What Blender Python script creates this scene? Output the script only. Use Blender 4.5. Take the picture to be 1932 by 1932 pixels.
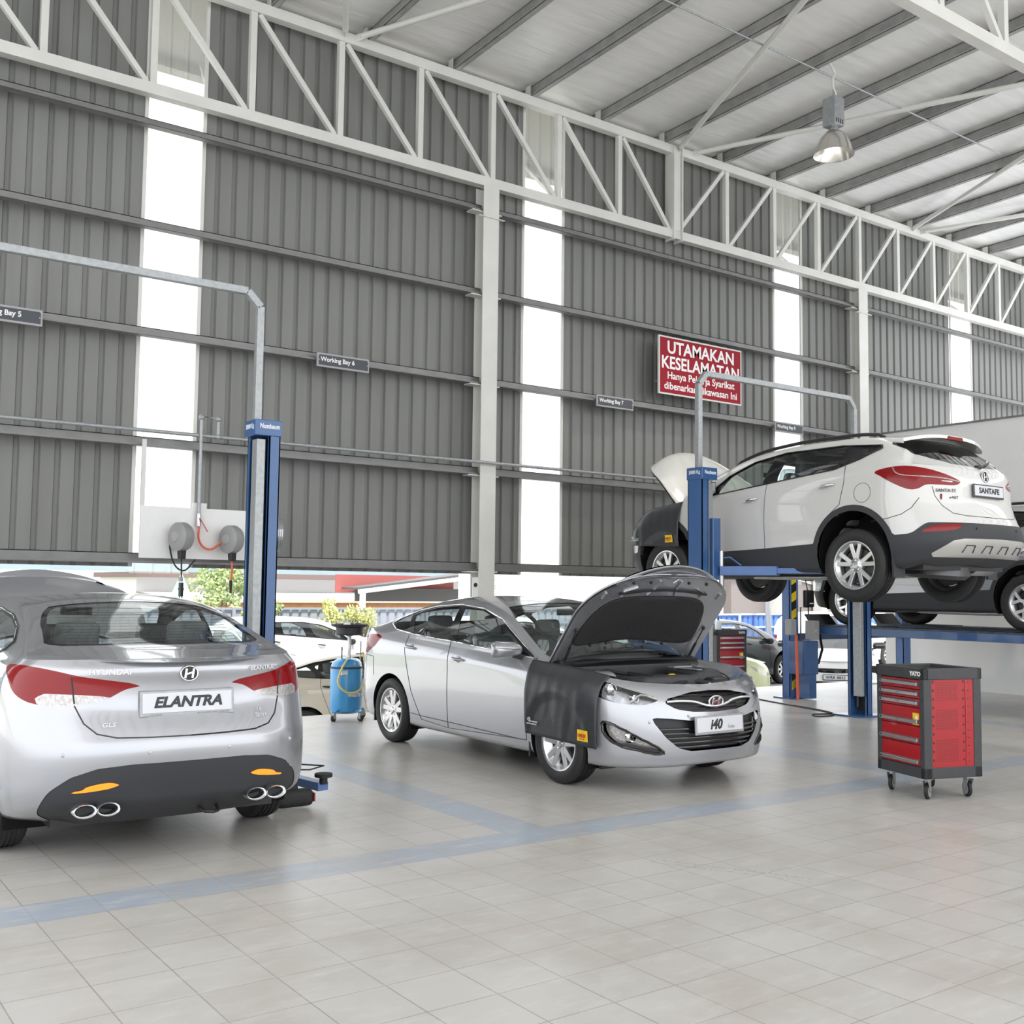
import bpy, bmesh, math, random
import numpy as np
from mathutils import Vector, Matrix
from mathutils.bvhtree import BVHTree
from mathutils.kdtree import KDTree
from math import sin, cos, pi, radians as R, hypot
random.seed(7)
for o in list(bpy.data.objects): bpy.data.objects.remove(o)
SC = bpy.context.scene
COL = SC.collection
# ---------------------------------------------------------------- camera, sky, exposure
def look(yaw, pitch, roll):
    d = Vector((sin(yaw)*cos(pitch), cos(yaw)*cos(pitch), sin(pitch)))
    r = Vector((cos(yaw), -sin(yaw), 0)); u = r.cross(d)
    c, s = cos(roll), sin(roll)
    r2, u2 = c*r + s*u, -s*r + c*u
    return Matrix((r2, u2, -d)).transposed()
cam = bpy.data.objects.new('camera', bpy.data.cameras.new('camera')); COL.objects.link(cam)
cam.data.sensor_width = 36; cam.data.lens = 36*2015.2/1932
cam.data.clip_start = .05; cam.data.clip_end = 600
cam.matrix_world = Matrix.Translation((0, 0, 1.57)) @ look(.620663, .072219, .0118958).to_4x4()
SC.camera = cam
W = bpy.data.worlds.new('overcast_sky'); SC.world = W; W.use_nodes = True
wn = W.node_tree; bg = wn.nodes['Background']
tc = wn.nodes.new('ShaderNodeTexCoord'); nz = wn.nodes.new('ShaderNodeTexNoise'); rp = wn.nodes.new('ShaderNodeValToRGB')
nz.inputs['Scale'].default_value = 2.2; nz.inputs['Detail'].default_value = 5
rp.color_ramp.elements[0].position = .3; rp.color_ramp.elements[0].color = (.86, .91, .98, 1)
rp.color_ramp.elements[1].position = .7; rp.color_ramp.elements[1].color = (1, .99, .97, 1)
wn.links.new(tc.outputs['Generated'], nz.inputs['Vector']); wn.links.new(nz.outputs['Fac'], rp.inputs['Fac'])
wn.links.new(rp.outputs['Color'], bg.inputs['Color']); bg.inputs['Strength'].default_value = 2.2
sun = bpy.data.objects.new('sun', bpy.data.lights.new('sun', 'SUN')); COL.objects.link(sun)
sun.data.energy = 5.0; sun.data.angle = R(6); sun.data.color = (1, .97, .92); sun.rotation_euler = (R(28), R(-8), 0)
SC.view_settings.view_transform = 'Standard'; SC.view_settings.look = 'None'
SC.view_settings.gamma = 1; SC.view_settings.use_curve_mapping = False
SC.view_settings.exposure = 0.22
try:
    SC.cycles.use_denoising = True; SC.cycles.max_bounces = 10; SC.cycles.transparent_max_bounces = 16
    SC.cycles.diffuse_bounces = 5; SC.cycles.caustics_reflective = False; SC.cycles.caustics_refractive = False
    SC.cycles.sample_clamp_indirect = 8
except Exception: pass
# ---------------------------------------------------------------- materials
MATS = {}
def mat(name, col=(.5, .5, .5), rough=.5, metal=0., noise=0., nscale=8., bump=0., bscale=40., emit=None, es=1., coat=0., spec=.5, tr=0., stretch=None):
    if name in MATS: return MATS[name]
    m = bpy.data.materials.new(name); m.use_nodes = True; MATS[name] = m
    nt = m.node_tree; b = nt.nodes['Principled BSDF']
    b.inputs['Base Color'].default_value = (*col, 1); b.inputs['Roughness'].default_value = rough
    b.inputs['Metallic'].default_value = metal; b.inputs['Specular IOR Level'].default_value = spec
    if coat: b.inputs['Coat Weight'].default_value = coat; b.inputs['Coat Roughness'].default_value = .03; b.inputs['Coat IOR'].default_value = 1.65
    if tr: b.inputs['Transmission Weight'].default_value = tr
    if emit: b.inputs['Emission Color'].default_value = (*emit, 1); b.inputs['Emission Strength'].default_value = es
    co = nt.nodes.new('ShaderNodeTexCoord'); src = co.outputs['Object']
    if stretch:
        mp = nt.nodes.new('ShaderNodeMapping'); mp.inputs['Scale'].default_value = stretch
        nt.links.new(src, mp.inputs['Vector']); src = mp.outputs['Vector']
    if noise:
        n = nt.nodes.new('ShaderNodeTexNoise'); n.inputs['Scale'].default_value = nscale; n.inputs['Detail'].default_value = 6
        nt.links.new(src, n.inputs['Vector'])
        r = nt.nodes.new('ShaderNodeValToRGB'); r.color_ramp.elements[0].position = .3; r.color_ramp.elements[1].position = .7
        r.color_ramp.elements[0].color = (*[c*(1-noise) for c in col], 1); r.color_ramp.elements[1].color = (*[min(1, c*(1+noise)) for c in col], 1)
        nt.links.new(n.outputs['Fac'], r.inputs['Fac']); nt.links.new(r.outputs['Color'], b.inputs['Base Color'])
    if bump:
        n = nt.nodes.new('ShaderNodeTexNoise'); n.inputs['Scale'].default_value = bscale; n.inputs['Detail'].default_value = 4
        nt.links.new(src, n.inputs['Vector'])
        bp = nt.nodes.new('ShaderNodeBump'); bp.inputs['Strength'].default_value = bump; bp.inputs['Distance'].default_value = .02
        nt.links.new(n.outputs['Fac'], bp.inputs['Height']); nt.links.new(bp.outputs['Normal'], b.inputs['Normal'])
    return m
def glass(name, tint=(.9, .95, .93), ior=1.5, dark=0.):
    if name in MATS: return MATS[name]
    m = bpy.data.materials.new(name); m.use_nodes = True; MATS[name] = m; nt = m.node_tree
    nt.nodes.remove(nt.nodes['Principled BSDF']); out = nt.nodes['Material Output']
    t = nt.nodes.new('ShaderNodeBsdfTransparent'); t.inputs['Color'].default_value = (*tint, 1)
    g = nt.nodes.new('ShaderNodeBsdfGlossy'); g.inputs['Roughness'].default_value = .01; g.inputs['Color'].default_value = (1, 1, 1, 1)
    lw = nt.nodes.new('ShaderNodeLayerWeight'); lw.inputs['Blend'].default_value = .5
    pw = nt.nodes.new('ShaderNodeMath'); pw.operation = 'POWER'; pw.inputs[1].default_value = 4.5; nt.links.new(lw.outputs['Facing'], pw.inputs[0])
    f = nt.nodes.new('ShaderNodeMapRange'); f.inputs[3].default_value = .06 if ior <= 1.5 else .16; f.inputs[4].default_value = .95; nt.links.new(pw.outputs[0], f.inputs[0])
    x = nt.nodes.new('ShaderNodeMixShader')
    nt.links.new(f.outputs[0], x.inputs['Fac']); nt.links.new(t.outputs['BSDF'], x.inputs[1]); nt.links.new(g.outputs['BSDF'], x.inputs[2])
    nt.links.new(x.outputs['Shader'], out.inputs['Surface'])
    return m
M = dict(
    white_steel=mat('white_painted_steel', (.66, .655, .62), .4, noise=.05, nscale=3),
    clad=mat('grey_cladding', (.205, .208, .198), .5, noise=.08, nscale=1.2, stretch=(4, 4, .4)),
    girt=mat('galvanised_girt', (.22, .22, .215), .45, .4, noise=.1, nscale=5),
    purlin=mat('galvanised_purlin', (.36, .36, .35), .45, .3, noise=.15, nscale=6),
    galv=mat('galvanised_steel', (.36, .375, .385), .42, .45, noise=.12, nscale=25),
    white=mat('white_paint', (.80, .80, .79), .5, noise=.03, nscale=4),
    plaster=mat('white_plaster', (.84, .84, .83), .7, noise=.03, nscale=2),
    blue=mat('blue_lift_paint', (.035, .105, .27), .32, noise=.06, nscale=6, coat=.3),
    blue2=mat('light_blue_arm_paint', (.10, .19, .42), .4, noise=.08, nscale=8),
    black=mat('black_plastic', (.018, .018, .02), .45),
    dark=mat('dark_grey_plastic', (.045, .046, .05), .55, noise=.1, nscale=12),
    liner=mat('wheel_well_felt', (.012, .012, .013), .9, spec=.1),
    rubber=mat('black_rubber', (.016, .016, .017), .65, noise=.2, nscale=20),
    tyre=mat('tyre_rubber', (.02, .02, .021), .6, bump=.15, bscale=60),
    chrome=mat('chrome', (.85, .86, .87), .08, 1.),
    alloy=mat('silver_alloy', (.62, .62, .63), .25, .9),
    alloy_dark=mat('dark_alloy', (.10, .10, .105), .35, .8),
    steel=mat('bare_steel', (.5, .5, .5), .3, .9, noise=.1),
    cast=mat('cast_metal', (.10, .10, .10), .55, .6, noise=.3, nscale=15),
    silver=mat('silver_car_paint', (.42, .428, .455), .26, .6, coat=1.),
    silver2=mat('silver_sedan_paint', (.41, .418, .448), .26, .6, coat=1.),
    whitecar=mat('white_car_paint', (.63, .625, .605), .4, coat=1.),
    greycar=mat('dark_silver_car_paint', (.36, .37, .40), .3, .5, coat=1.),
    clad_black=mat('grey_body_cladding', (.045, .047, .052), .5, spec=.3),
    seat=mat('grey_seat_fabric', (.14, .145, .15), .7, noise=.1, nscale=30),
    red=mat('red_paint', (.40, .009, .015), .3, noise=.04, coat=.3),
    redsign=mat('red_sign_face', (.30, .008, .022), .6, spec=.25),
    lampred=mat('red_lamp_lens', (.23, .002, .005), .12, coat=.25, spec=.25),
    lampdark=mat('dark_red_lamp_lens', (.18, .004, .008), .1, coat=.6),
    lampclear=mat('clear_lamp_lens', (.48, .46, .45), .12, .3, coat=.6, noise=.3, nscale=60),
    amber=mat('amber_reflector_painted_glow', (.9, .25, .02), .2, emit=(1, .23, .02), es=.9),  # a reflector is no lamp; its glow is painted in as emission
    orange=mat('orange_hose', (.75, .13, .05), .4),
    yellow=mat('yellow_label', (.85, .60, .02), .45),
    yellowhose=mat('yellow_hose', (.80, .62, .22), .35),
    drum=mat('bright_blue_drum', (.045, .30, .62), .3, noise=.05, coat=.3),
    navy=mat('navy_sign_face', (.05, .055, .065), .4),
    signframe=mat('grey_sign_frame', (.36, .36, .37), .5),
    text_white=mat('white_lettering', (.85, .85, .85), .5),
    text_black=mat('black_lettering', (.02, .02, .022), .4),
    text_grey=mat('grey_lettering', (.25, .25, .26), .4),
    text_red=mat('red_lettering', (.6, .02, .02), .4),
    plate=mat('white_number_plate', (.66, .67, .71), .35),
    cloth=mat('black_vinyl_cover', (.035, .036, .04), .36, bump=.12, bscale=18),
    pad=mat('hood_insulation_felt', (.024, .023, .025), .9, bump=.3, bscale=50),
    grey=mat('grey_plastic', (.30, .30, .30), .45),
    skid=mat('silver_skid_plate', (.50, .49, .47), .4, .4),
    glass=glass('car_glass', (.84, .89, .87)), glassd=glass('tinted_car_glass', (.25, .28, .28)),
    lens=glass('clear_lens', (.95, .96, .97), 1.45),
    film=glass('plastic_film', (.86, .90, .92), 1.7),
)
# ---------------------------------------------------------------- mesh helpers
class MB:
    def __init__(s): s.v = []; s.f = []
    def add(s, vs, fs):
        n = len(s.v); s.v += [tuple(p) for p in vs]; s.f += [tuple(i+n for i in f) for f in fs]; return s
    def box(s, c, d, rz=0., mtx=None):
        x, y, z = d[0]/2, d[1]/2, d[2]/2; vs = []
        for a in (-x, x):
            for b in (-y, y):
                for e in (-z, z):
                    p = Vector((a, b, e))
                    if rz: p = Matrix.Rotation(rz, 3, 'Z') @ p
                    if mtx: p = mtx @ p
                    vs.append(p+Vector(c))
        return s.add(vs, [(0, 1, 3, 2), (4, 6, 7, 5), (0, 4, 5, 1), (2, 3, 7, 6), (0, 2, 6, 4), (1, 5, 7, 3)])
    def b2(s, lo, hi): return s.box([(a+b)/2 for a, b in zip(lo, hi)], [abs(b-a) for a, b in zip(lo, hi)])
    def bar(s, p, q, w, h, up=(0, 0, 1)):
        p, q = Vector(p), Vector(q); d = (q-p); L = d.length; d.normalize(); up = Vector(up)
        if abs(d.dot(up)) > .98: up = Vector((1, 0, 0))
        r = d.cross(up).normalized(); u = r.cross(d)
        return s.box((p+q)/2, (w, L, h), mtx=Matrix((r, d, u)).transposed())
    def tube(s, pts, r, n=10, caps=True, closed=False):
        pts = [Vector(p) for p in pts]; k = len(pts); vs = []; fs = []; up = None
        for i, p in enumerate(pts):
            a = pts[i-1] if (i or closed) else p; b = pts[(i+1) % k] if (i < k-1 or closed) else p
            d = (b-a).normalized()
            if up is None:
                up = Vector((0, 0, 1)) if abs(d.z) < .9 else Vector((1, 0, 0))
            e = d.cross(up).normalized(); up = e.cross(d).normalized()
            rr = r[i] if hasattr(r, '__len__') else r
            for j in range(n):
                t = 2*pi*j/n; vs.append(p+rr*(cos(t)*e+sin(t)*up))
        m = k if closed else k-1
        for i in range(m):
            for j in range(n):
                a, b = i*n+j, i*n+(j+1) % n; c, d2 = ((i+1) % k)*n+(j+1) % n, ((i+1) % k)*n+j
                fs.append((a, b, c, d2))
        if caps and not closed: fs += [tuple(range(n-1, -1, -1)), tuple(range((k-1)*n, k*n))]
        return s.add(vs, fs)
    def lathe(s, prof, n=32, c=(0, 0, 0), axis='Z', mtx=None, a0=0., a1=2*pi):
        full = abs(a1-a0-2*pi) < 1e-6; m = n if full else n+1; vs = []
        for r, h in prof:
            for j in range(m):
                t = a0+(a1-a0)*j/n; x, y = r*cos(t), r*sin(t)
                p = Vector((x, y, h)) if axis == 'Z' else Vector((x, h, y)) if axis == 'Y' else Vector((h, x, y))
                if mtx: p = mtx @ p
                vs.append(p+Vector(c))
        fs = []
        for i in range(len(prof)-1):
            for j in range(n):
                a, b = i*m+j, i*m+(j+1) % m
                fs.append((a, b, b+m, a+m))
        return s.add(vs, fs)
    def prism(s, poly, h0, h1, axis='Z', mtx=None, c=(0, 0, 0)):
        k = len(poly); vs = []
        for h in (h0, h1):
            for a, b in poly:
                p = Vector((a, b, h)) if axis == 'Z' else Vector((a, h, b)) if axis == 'Y' else Vector((h, a, b))
                if mtx: p = mtx @ p
                vs.append(p+Vector(c))
        fs = [tuple(range(k-1, -1, -1)), tuple(range(k, 2*k))]+[(i, (i+1) % k, k+(i+1) % k, k+i) for i in range(k)]
        return s.add(vs, fs)
    def ball(s, c, r, n=12, m=8, sc=(1, 1, 1)):
        vs = [Vector(c)+Vector((0, 0, -r*sc[2]))]; fs = []
        for i in range(1, m):
            a = -pi/2+pi*i/m
            for j in range(n):
                t = 2*pi*j/n; vs.append(Vector(c)+Vector((r*sc[0]*cos(a)*cos(t), r*sc[1]*cos(a)*sin(t), r*sc[2]*sin(a))))
        vs.append(Vector(c)+Vector((0, 0, r*sc[2])))
        for j in range(n):
            fs.append((0, 1+(j+1) % n, 1+j)); fs.append((len(vs)-1, len(vs)-1-n+j, len(vs)-1-n+(j+1) % n))
        for i in range(m-2):
            for j in range(n):
                a, b = 1+i*n+j, 1+i*n+(j+1) % n; fs.append((a, b, b+n, a+n))
        return s.add(vs, fs)
    def grid(s, P):
        r, c = len(P), len(P[0]); vs = [p for row in P for p in row]
        return s.add(vs, [(i*c+j, i*c+j+1, (i+1)*c+j+1, (i+1)*c+j) for i in range(r-1) for j in range(c-1)])
    def build(s, name, m, parent=None, smooth=None, bevel=0., fix=True, sub=0, loc=None):
        me = bpy.data.meshes.new(name); me.from_pydata([tuple(v) for v in s.v], [], s.f)
        if fix:
            b = bmesh.new(); b.from_mesh(me); bmesh.ops.recalc_face_normals(b, faces=b.faces); b.to_mesh(me); b.free()
        me.materials.append(M[m] if isinstance(m, str) else m)
        if smooth is not None:
            for p in me.polygons: p.use_smooth = True
            try: me.set_sharp_from_angle(angle=R(smooth))
            except Exception: pass
        o = bpy.data.objects.new(name, me); COL.objects.link(o)
        if parent: o.parent = parent
        if loc: o.location = loc
        if bevel:
            md = o.modifiers.new('bevel', 'BEVEL'); md.width = bevel; md.segments = 2; md.limit_method = 'ANGLE'; md.angle_limit = R(40)
        if sub:
            md = o.modifiers.new('sub', 'SUBSURF'); md.levels = sub; md.render_levels = sub
        return o
def empty(name, loc=(0, 0, 0), rz=0.):
    o = bpy.data.objects.new(name, None); COL.objects.link(o); o.location = loc; o.rotation_euler.z = rz; o.empty_display_size = .1
    return o
def tag(o, label, cat, group=None, kind=None):
    o['label'] = label; o['category'] = cat
    if group: o['group'] = group
    if kind: o['kind'] = kind
    return o
def thing(name, label, cat, loc=(0, 0, 0), rz=0., group=None): return tag(empty(name, loc, rz), label, cat, group)
def struct(o): o['kind'] = 'structure'; return o
def copy_tree(o, parent=None):
    c = o.copy(); COL.objects.link(c)
    if parent: c.parent = parent
    for ch in [x for x in bpy.data.objects if x.parent == o]: copy_tree(ch, c)
    return c
def text(s, size, m, parent=None, mtx=None, name='lettering', shear=0., bold=0., ext=.001, align='CENTER', sx=1.):
    cu = bpy.data.curves.new(name, 'FONT'); cu.body = s; cu.size = size; cu.shear = shear; cu.offset = bold; cu.extrude = ext
    cu.align_x = align; cu.align_y = 'CENTER'; cu.resolution_u = 3
    t = bpy.data.objects.new(name, cu); COL.objects.link(t); bpy.context.view_layer.update()
    me = bpy.data.meshes.new_from_object(t); bpy.data.objects.remove(t)
    me.materials.clear(); me.materials.append(M[m] if isinstance(m, str) else m)
    o = bpy.data.objects.new(name, me); COL.objects.link(o)
    if parent: o.parent = parent
    mm = mtx if mtx else Matrix.Identity(4)
    o.matrix_local = mm @ Matrix.Diagonal((sx, 1, 1, 1))
    return o
def face_mtx(loc, xdir, up=(0, 0, 1)):          # a frame for writing: x along the line, y up, z out of the surface
    x = Vector(xdir).normalized(); u = Vector(up); z = x.cross(u).normalized(); y = z.cross(x)
    m = Matrix((x, y, z)).transposed().to_4x4(); m.translation = Vector(loc); return m
def spline(pts, n=8, closed=False):
    P = [np.array(p, float) for p in pts]; k = len(P); out = []
    for i in range(k if closed else k-1):
        p1, p2 = P[i], P[(i+1) % k]
        p0 = P[i-1] if (i or closed) else 2*p1-p2; p3 = P[(i+2) % k] if (i < k-2 or closed) else 2*p2-p1
        for j in range(n):
            t = j/n; out.append(.5*(2*p1+(p2-p0)*t+(2*p0-5*p1+4*p2-p3)*t*t+(3*p1-p0-3*p2+p3)*t**3))
    if not closed: out.append(P[-1])
    return [tuple(p) for p in out]
# ================================================================ the building
CY, WY = 11.75, 12.0            # truss / column line, cladding plane
def roof_z(y): return 8.47+.0192*(11.75-y)
def floor_mat():
    m = bpy.data.materials.new('floor_tiles'); m.use_nodes = True; nt = m.node_tree; b = nt.nodes['Principled BSDF']; L = nt.links.new; b.inputs['Specular IOR Level'].default_value = .36
    co = nt.nodes.new('ShaderNodeTexCoord'); mp = nt.nodes.new('ShaderNodeMapping'); mp.inputs['Location'].default_value = (-1.18, -5.41, 0)
    L(co.outputs['Object'], mp.inputs['Vector'])
    br = nt.nodes.new('ShaderNodeTexBrick'); br.offset = 0; br.inputs['Scale'].default_value = 1
    br.inputs['Brick Width'].default_value = .3205; br.inputs['Row Height'].default_value = .3185; br.inputs['Mortar Size'].default_value = .0030
    br.inputs['Color1'].default_value = (.53, .515, .485, 1); br.inputs['Color2'].default_value = (.56, .545, .52, 1); br.inputs['Mortar'].default_value = (.33, .30, .27, 1)
    br.inputs['Bias'].default_value = 0
    L(mp.outputs['Vector'], br.inputs['Vector'])
    sep = nt.nodes.new('ShaderNodeSeparateXYZ'); L(co.outputs['Object'], sep.inputs['Vector'])
    def math(op, a, b2=None):
        n = nt.nodes.new('ShaderNodeMath'); n.operation = op
        for i, x in enumerate((a, b2)):
            if x is None: continue
            if isinstance(x, (int, float)): n.inputs[i].default_value = x
            else: L(x, n.inputs[i])
        return n.outputs[0]
    def band(src, lo, hi): return math('MULTIPLY', math('GREATER_THAN', src, lo), math('LESS_THAN', src, hi))
    X, Y = sep.outputs['X'], sep.outputs['Y']
    lines = band(Y, 5.41, 5.728)
    deep = band(Y, 5.5, 9.6)
    for x0 in (-.05, 4.065, 8.232, 12.4):
        lines = math('MAXIMUM', lines, math('MULTIPLY', deep, band(X, x0, x0+.3205)))
    # dusty wear over the stone: two scales of noise, one stretched along the driving direction
    n1 = nt.nodes.new('ShaderNodeTexNoise'); n1.inputs['Scale'].default_value = 1.1; n1.inputs['Detail'].default_value = 8; n1.inputs['Roughness'].default_value = .62; L(co.outputs['Object'], n1.inputs['Vector'])
    m2 = nt.nodes.new('ShaderNodeMapping'); m2.inputs['Scale'].default_value = (1.4, 5, 1); m2.inputs['Rotation'].default_value = (0, 0, .35); L(co.outputs['Object'], m2.inputs['Vector'])
    n2 = nt.nodes.new('ShaderNodeTexNoise'); n2.inputs['Scale'].default_value = 2.4; n2.inputs['Detail'].default_value = 8; n2.inputs['Roughness'].default_value = .7; L(m2.outputs['Vector'], n2.inputs['Vector'])
    def mix(f, a, b2, mode='MIX'):
        n = nt.nodes.new('ShaderNodeMix'); n.data_type = 'RGBA'; n.blend_type = mode
        for i, x in ((0, f), (6, a), (7, b2)):
            if isinstance(x, (int, float)): n.inputs[i].default_value = x
            elif isinstance(x, tuple): n.inputs[i].default_value = x
            else: L(x, n.inputs[i])
        return n.outputs[2]
    bl = mix(n2.outputs['Fac'], (.36, .42, .50, 1), (.43, .48, .545, 1))
    bl = mix(br.outputs['Fac'], bl, (.36, .38, .40, 1))
    c = mix(lines, br.outputs['Color'], bl)
    def ramp(src, p0, p1, a=0., z=1.):
        r = nt.nodes.new('ShaderNodeMapRange'); r.inputs[1].default_value = p0; r.inputs[2].default_value = p1; r.inputs[3].default_value = a; r.inputs[4].default_value = z; L(src, r.inputs[0]); return r.outputs[0]
    c = mix(ramp(n1.outputs['Fac'], .44, .64, 0, .5), c, (.41, .375, .325, 1))
    c = mix(ramp(n2.outputs['Fac'], .50, .70, 0, .45), c, (.66, .65, .63, 1))
    # a faint dotted tyre track rolled across the tiles
    mt = nt.nodes.new('ShaderNodeMapping'); mt.vector_type = 'TEXTURE'; mt.inputs['Location'].default_value = (4.39, 4.69, 0); mt.inputs['Rotation'].default_value = (0, 0, -1.066); L(co.outputs['Object'], mt.inputs['Vector'])
    s2 = nt.nodes.new('ShaderNodeSeparateXYZ'); L(mt.outputs['Vector'], s2.inputs['Vector'])
    n3 = nt.nodes.new('ShaderNodeTexNoise'); n3.inputs['Scale'].default_value = 55; n3.inputs['Detail'].default_value = 2; L(co.outputs['Object'], n3.inputs['Vector'])
    tk = math('MULTIPLY', math('MULTIPLY', band(s2.outputs['X'], 0, .92), math('MAXIMUM', band(s2.outputs['Y'], .015, .05), band(s2.outputs['Y'], -.045, -.02))), ramp(n3.outputs['Fac'], .50, .60))
    c = mix(math('MULTIPLY', tk, .55), c, (.25, .24, .17, 1))
    L(c, b.inputs['Base Color'])
    L(ramp(n2.outputs['Fac'], .35, .7, .29, .36), b.inputs['Roughness'])
    bp = nt.nodes.new('ShaderNodeBump'); bp.inputs['Strength'].default_value = .2; bp.inputs['Distance'].default_value = .002
    h = math('SUBTRACT', math('MULTIPLY', n1.outputs['Fac'], .6), br.outputs['Fac']); L(h, bp.inputs['Height']); L(bp.outputs['Normal'], b.inputs['Normal'])
    return m
struct(MB().b2((-8, -6, -.2), (16.45, 12.15, 0)).build('floor', floor_mat()))
# corrugated cladding: pans .17 m wide between shallow ribs, cut where the light strips stand
STRIPS = [(3.422, 4.093), (8.704, 9.426), (13.99, 14.72), (19.24, 19.97), (-1.85, -1.18)]
def corrugated(x0, x1, z0, z1, y, pitch=.205, rib=.034, d=.032):
    prof = []; k = math.floor(x0/pitch)-1
    while k*pitch < x1+pitch:
        a = k*pitch
        prof += [(a, y), (a+pitch-2*rib, y), (a+pitch-1.6*rib, y+d), (a+pitch-.4*rib, y+d)]
        k += 1
    def at(x):
        for (a, b), (c, e) in zip(prof, prof[1:]):
            if a <= x <= c: return b+(e-b)*(x-a)/(c-a+1e-9)
        return y
    row = [(x0, at(x0))]+[p for p in prof if x0 < p[0] < x1]+[(x1, at(x1))]
    return [[(a, b, z0) for a, b in row], [(a, b, z1) for a, b in row]]
mb = MB(); cuts = sorted(STRIPS); xs = -5.
for a, b in cuts+[(26., 26.)]:
    mb.grid(corrugated(xs, a, 1.77, 8.57, WY)); xs = b
struct(mb.build('wall_back', 'clad', fix=False))
n_trim = [0]; n_win = [0]
def trim(mb, m, **k):
    n_trim[0] += 1; return struct(mb.build('trim_%d' % n_trim[0], m, **k))
pane = bpy.data.materials.new('translucent_sheet'); pane.use_nodes = True; nt = pane.node_tree
nt.nodes.remove(nt.nodes['Principled BSDF']); t1 = nt.nodes.new('ShaderNodeBsdfTransparent'); t1.inputs['Color'].default_value = (.93, .95, .94, 1)
t2 = nt.nodes.new('ShaderNodeBsdfTranslucent'); t2.inputs['Color'].default_value = (.8, .8, .78, 1); g1 = nt.nodes.new('ShaderNodeMixShader'); g1.inputs['Fac'].default_value = .3
nt.links.new(t1.outputs[0], g1.inputs[1]); nt.links.new(t2.outputs[0], g1.inputs[2]); nt.links.new(g1.outputs[0], nt.nodes['Material Output'].inputs['Surface'])
for a, b in cuts:
    n_win[0] += 1
    w = struct(MB().grid(corrugated(a, b, 1.70, 8.57, WY+.004)).build('window_%d' % n_win[0], pane, fix=False))
    for x, s in ((a, -1), (b, 1)):
        trim(MB().b2((x-.02, WY-.02, 1.77), (x+.02, WY+.0, 8.6)), 'white_steel')
# girts: Z purlins running along the wall, broken at each column
COLX = [-.05, 7.93, 16.0, 24.]
for z in (6.71, 5.56, 4.35, 3.135, 1.862):
    for xa, xb in zip([-5]+COLX, COLX+[26]):
        a, b = xa+(.06 if xa > -5 else 0), xb-(.06 if xb < 26 else 0)
        m = MB().b2((a, WY-.20, z-.055), (b, WY-.19, z+.055)).b2((a, WY-.20, z+.047), (b, WY-.10, z+.055)).b2((a, WY-.30, z-.055), (b, WY-.19, z-.047)).b2((a, WY-.30, z-.055), (b, WY-.292, z-.035))
        trim(m, 'girt')
# columns
for i, x in enumerate(COLX):
    where = ['at the far left wall end', 'between the signs of bays six and seven', 'behind the white SUV roof', 'beyond the partition wall'][i]
    if i in (0, 3): continue
    c = thing('steel_column', 'white I-section steel column '+where, 'column', (x, CY, 0))
    m = MB().b2((-.125, -.10, 0), (.125, -.088, 7.0)).b2((-.006, -.09, 0), (.006, .10, 7.0)).b2((-.125, .09, 0), (.125, .10, 7.0))
    m.build('shaft', 'white_steel', c)
    for z in (6.71, 5.56, 4.35, 3.135, 1.862):
        MB().b2((-.28, -.06, z-.075), (-.006, .09, z-.06)).b2((.006, -.06, z-.075), (.20, .09, z-.06)).build('girt_cleat', 'white_steel', c)
    MB().b2((-.2, -.2, 0), (.2, .2, .02)).build('base_plate', 'white_steel', c)
    MB().b2((-.22, -.135, 6.55), (.2, -.1, 6.56)).build('tie_strap', 'white_steel', c)
    if i == 1:
        r = MB().b2((-.22, -.101, 1.40), (-.13, -.093, 1.72)).build('notice_strip', 'white', c)
        MB().lathe([(.0, -.108), (.028, -.108), (.028, -.101)], 16, (-.175, 0, 1.62), 'Y').build('round_mark', 'text_black', r)
# trusses parallel to the wall
PX = 1.1465
def truss(y, label, x0k, x1k, zoff):
    t = thing('roof_truss', label, 'truss', (0, y, zoff))
    z0, z1 = 7.07, 8.41
    xs = [11.43+PX*k for k in range(x0k, x1k+1)]
    MB().b2((xs[0], -.06, z0-.065), (xs[-1], .06, z0+.065)).build('bottom_chord', 'white_steel', t)
    MB().b2((xs[0], -.06, z1-.065), (xs[-1], .06, z1+.065)).build('top_chord', 'white_steel', t)
    for k, x in zip(range(x0k, x1k+1), xs):
        w = .14 if k == 0 else .075
        MB().b2((x-w/2, -w/2, z0+.06), (x+w/2, w/2, z1-.06)).build('vertical', 'white_steel', t)
        if k == 0:
            for s in (-1, 1): MB().b2((x+s*.09-.008, -.10, z0-.1), (x+s*.09+.008, .10, z1+.04)).build('splice_plate', 'white_steel', t)
        if k < x1k:
            a, b = ((x+.07, z1-.07), (xs[k-x0k+1]-.07, z0+.07)) if k < 0 else ((x+.07, z0+.07), (xs[k-x0k+1]-.07, z1-.07))
            if k == -1: b = (b[0]-.05, b[1])
            MB().bar((a[0], 0, a[1]), (b[0], 0, b[1]), .06, .06).build('diagonal', 'white_steel', t)
    return t
truss(CY, 'long white lattice roof truss running along the grey clad wall', -13, 11, 0)
truss(5.75, 'white roof truss corner crossing the ceiling at upper right', -8, 7, .10)
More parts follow.
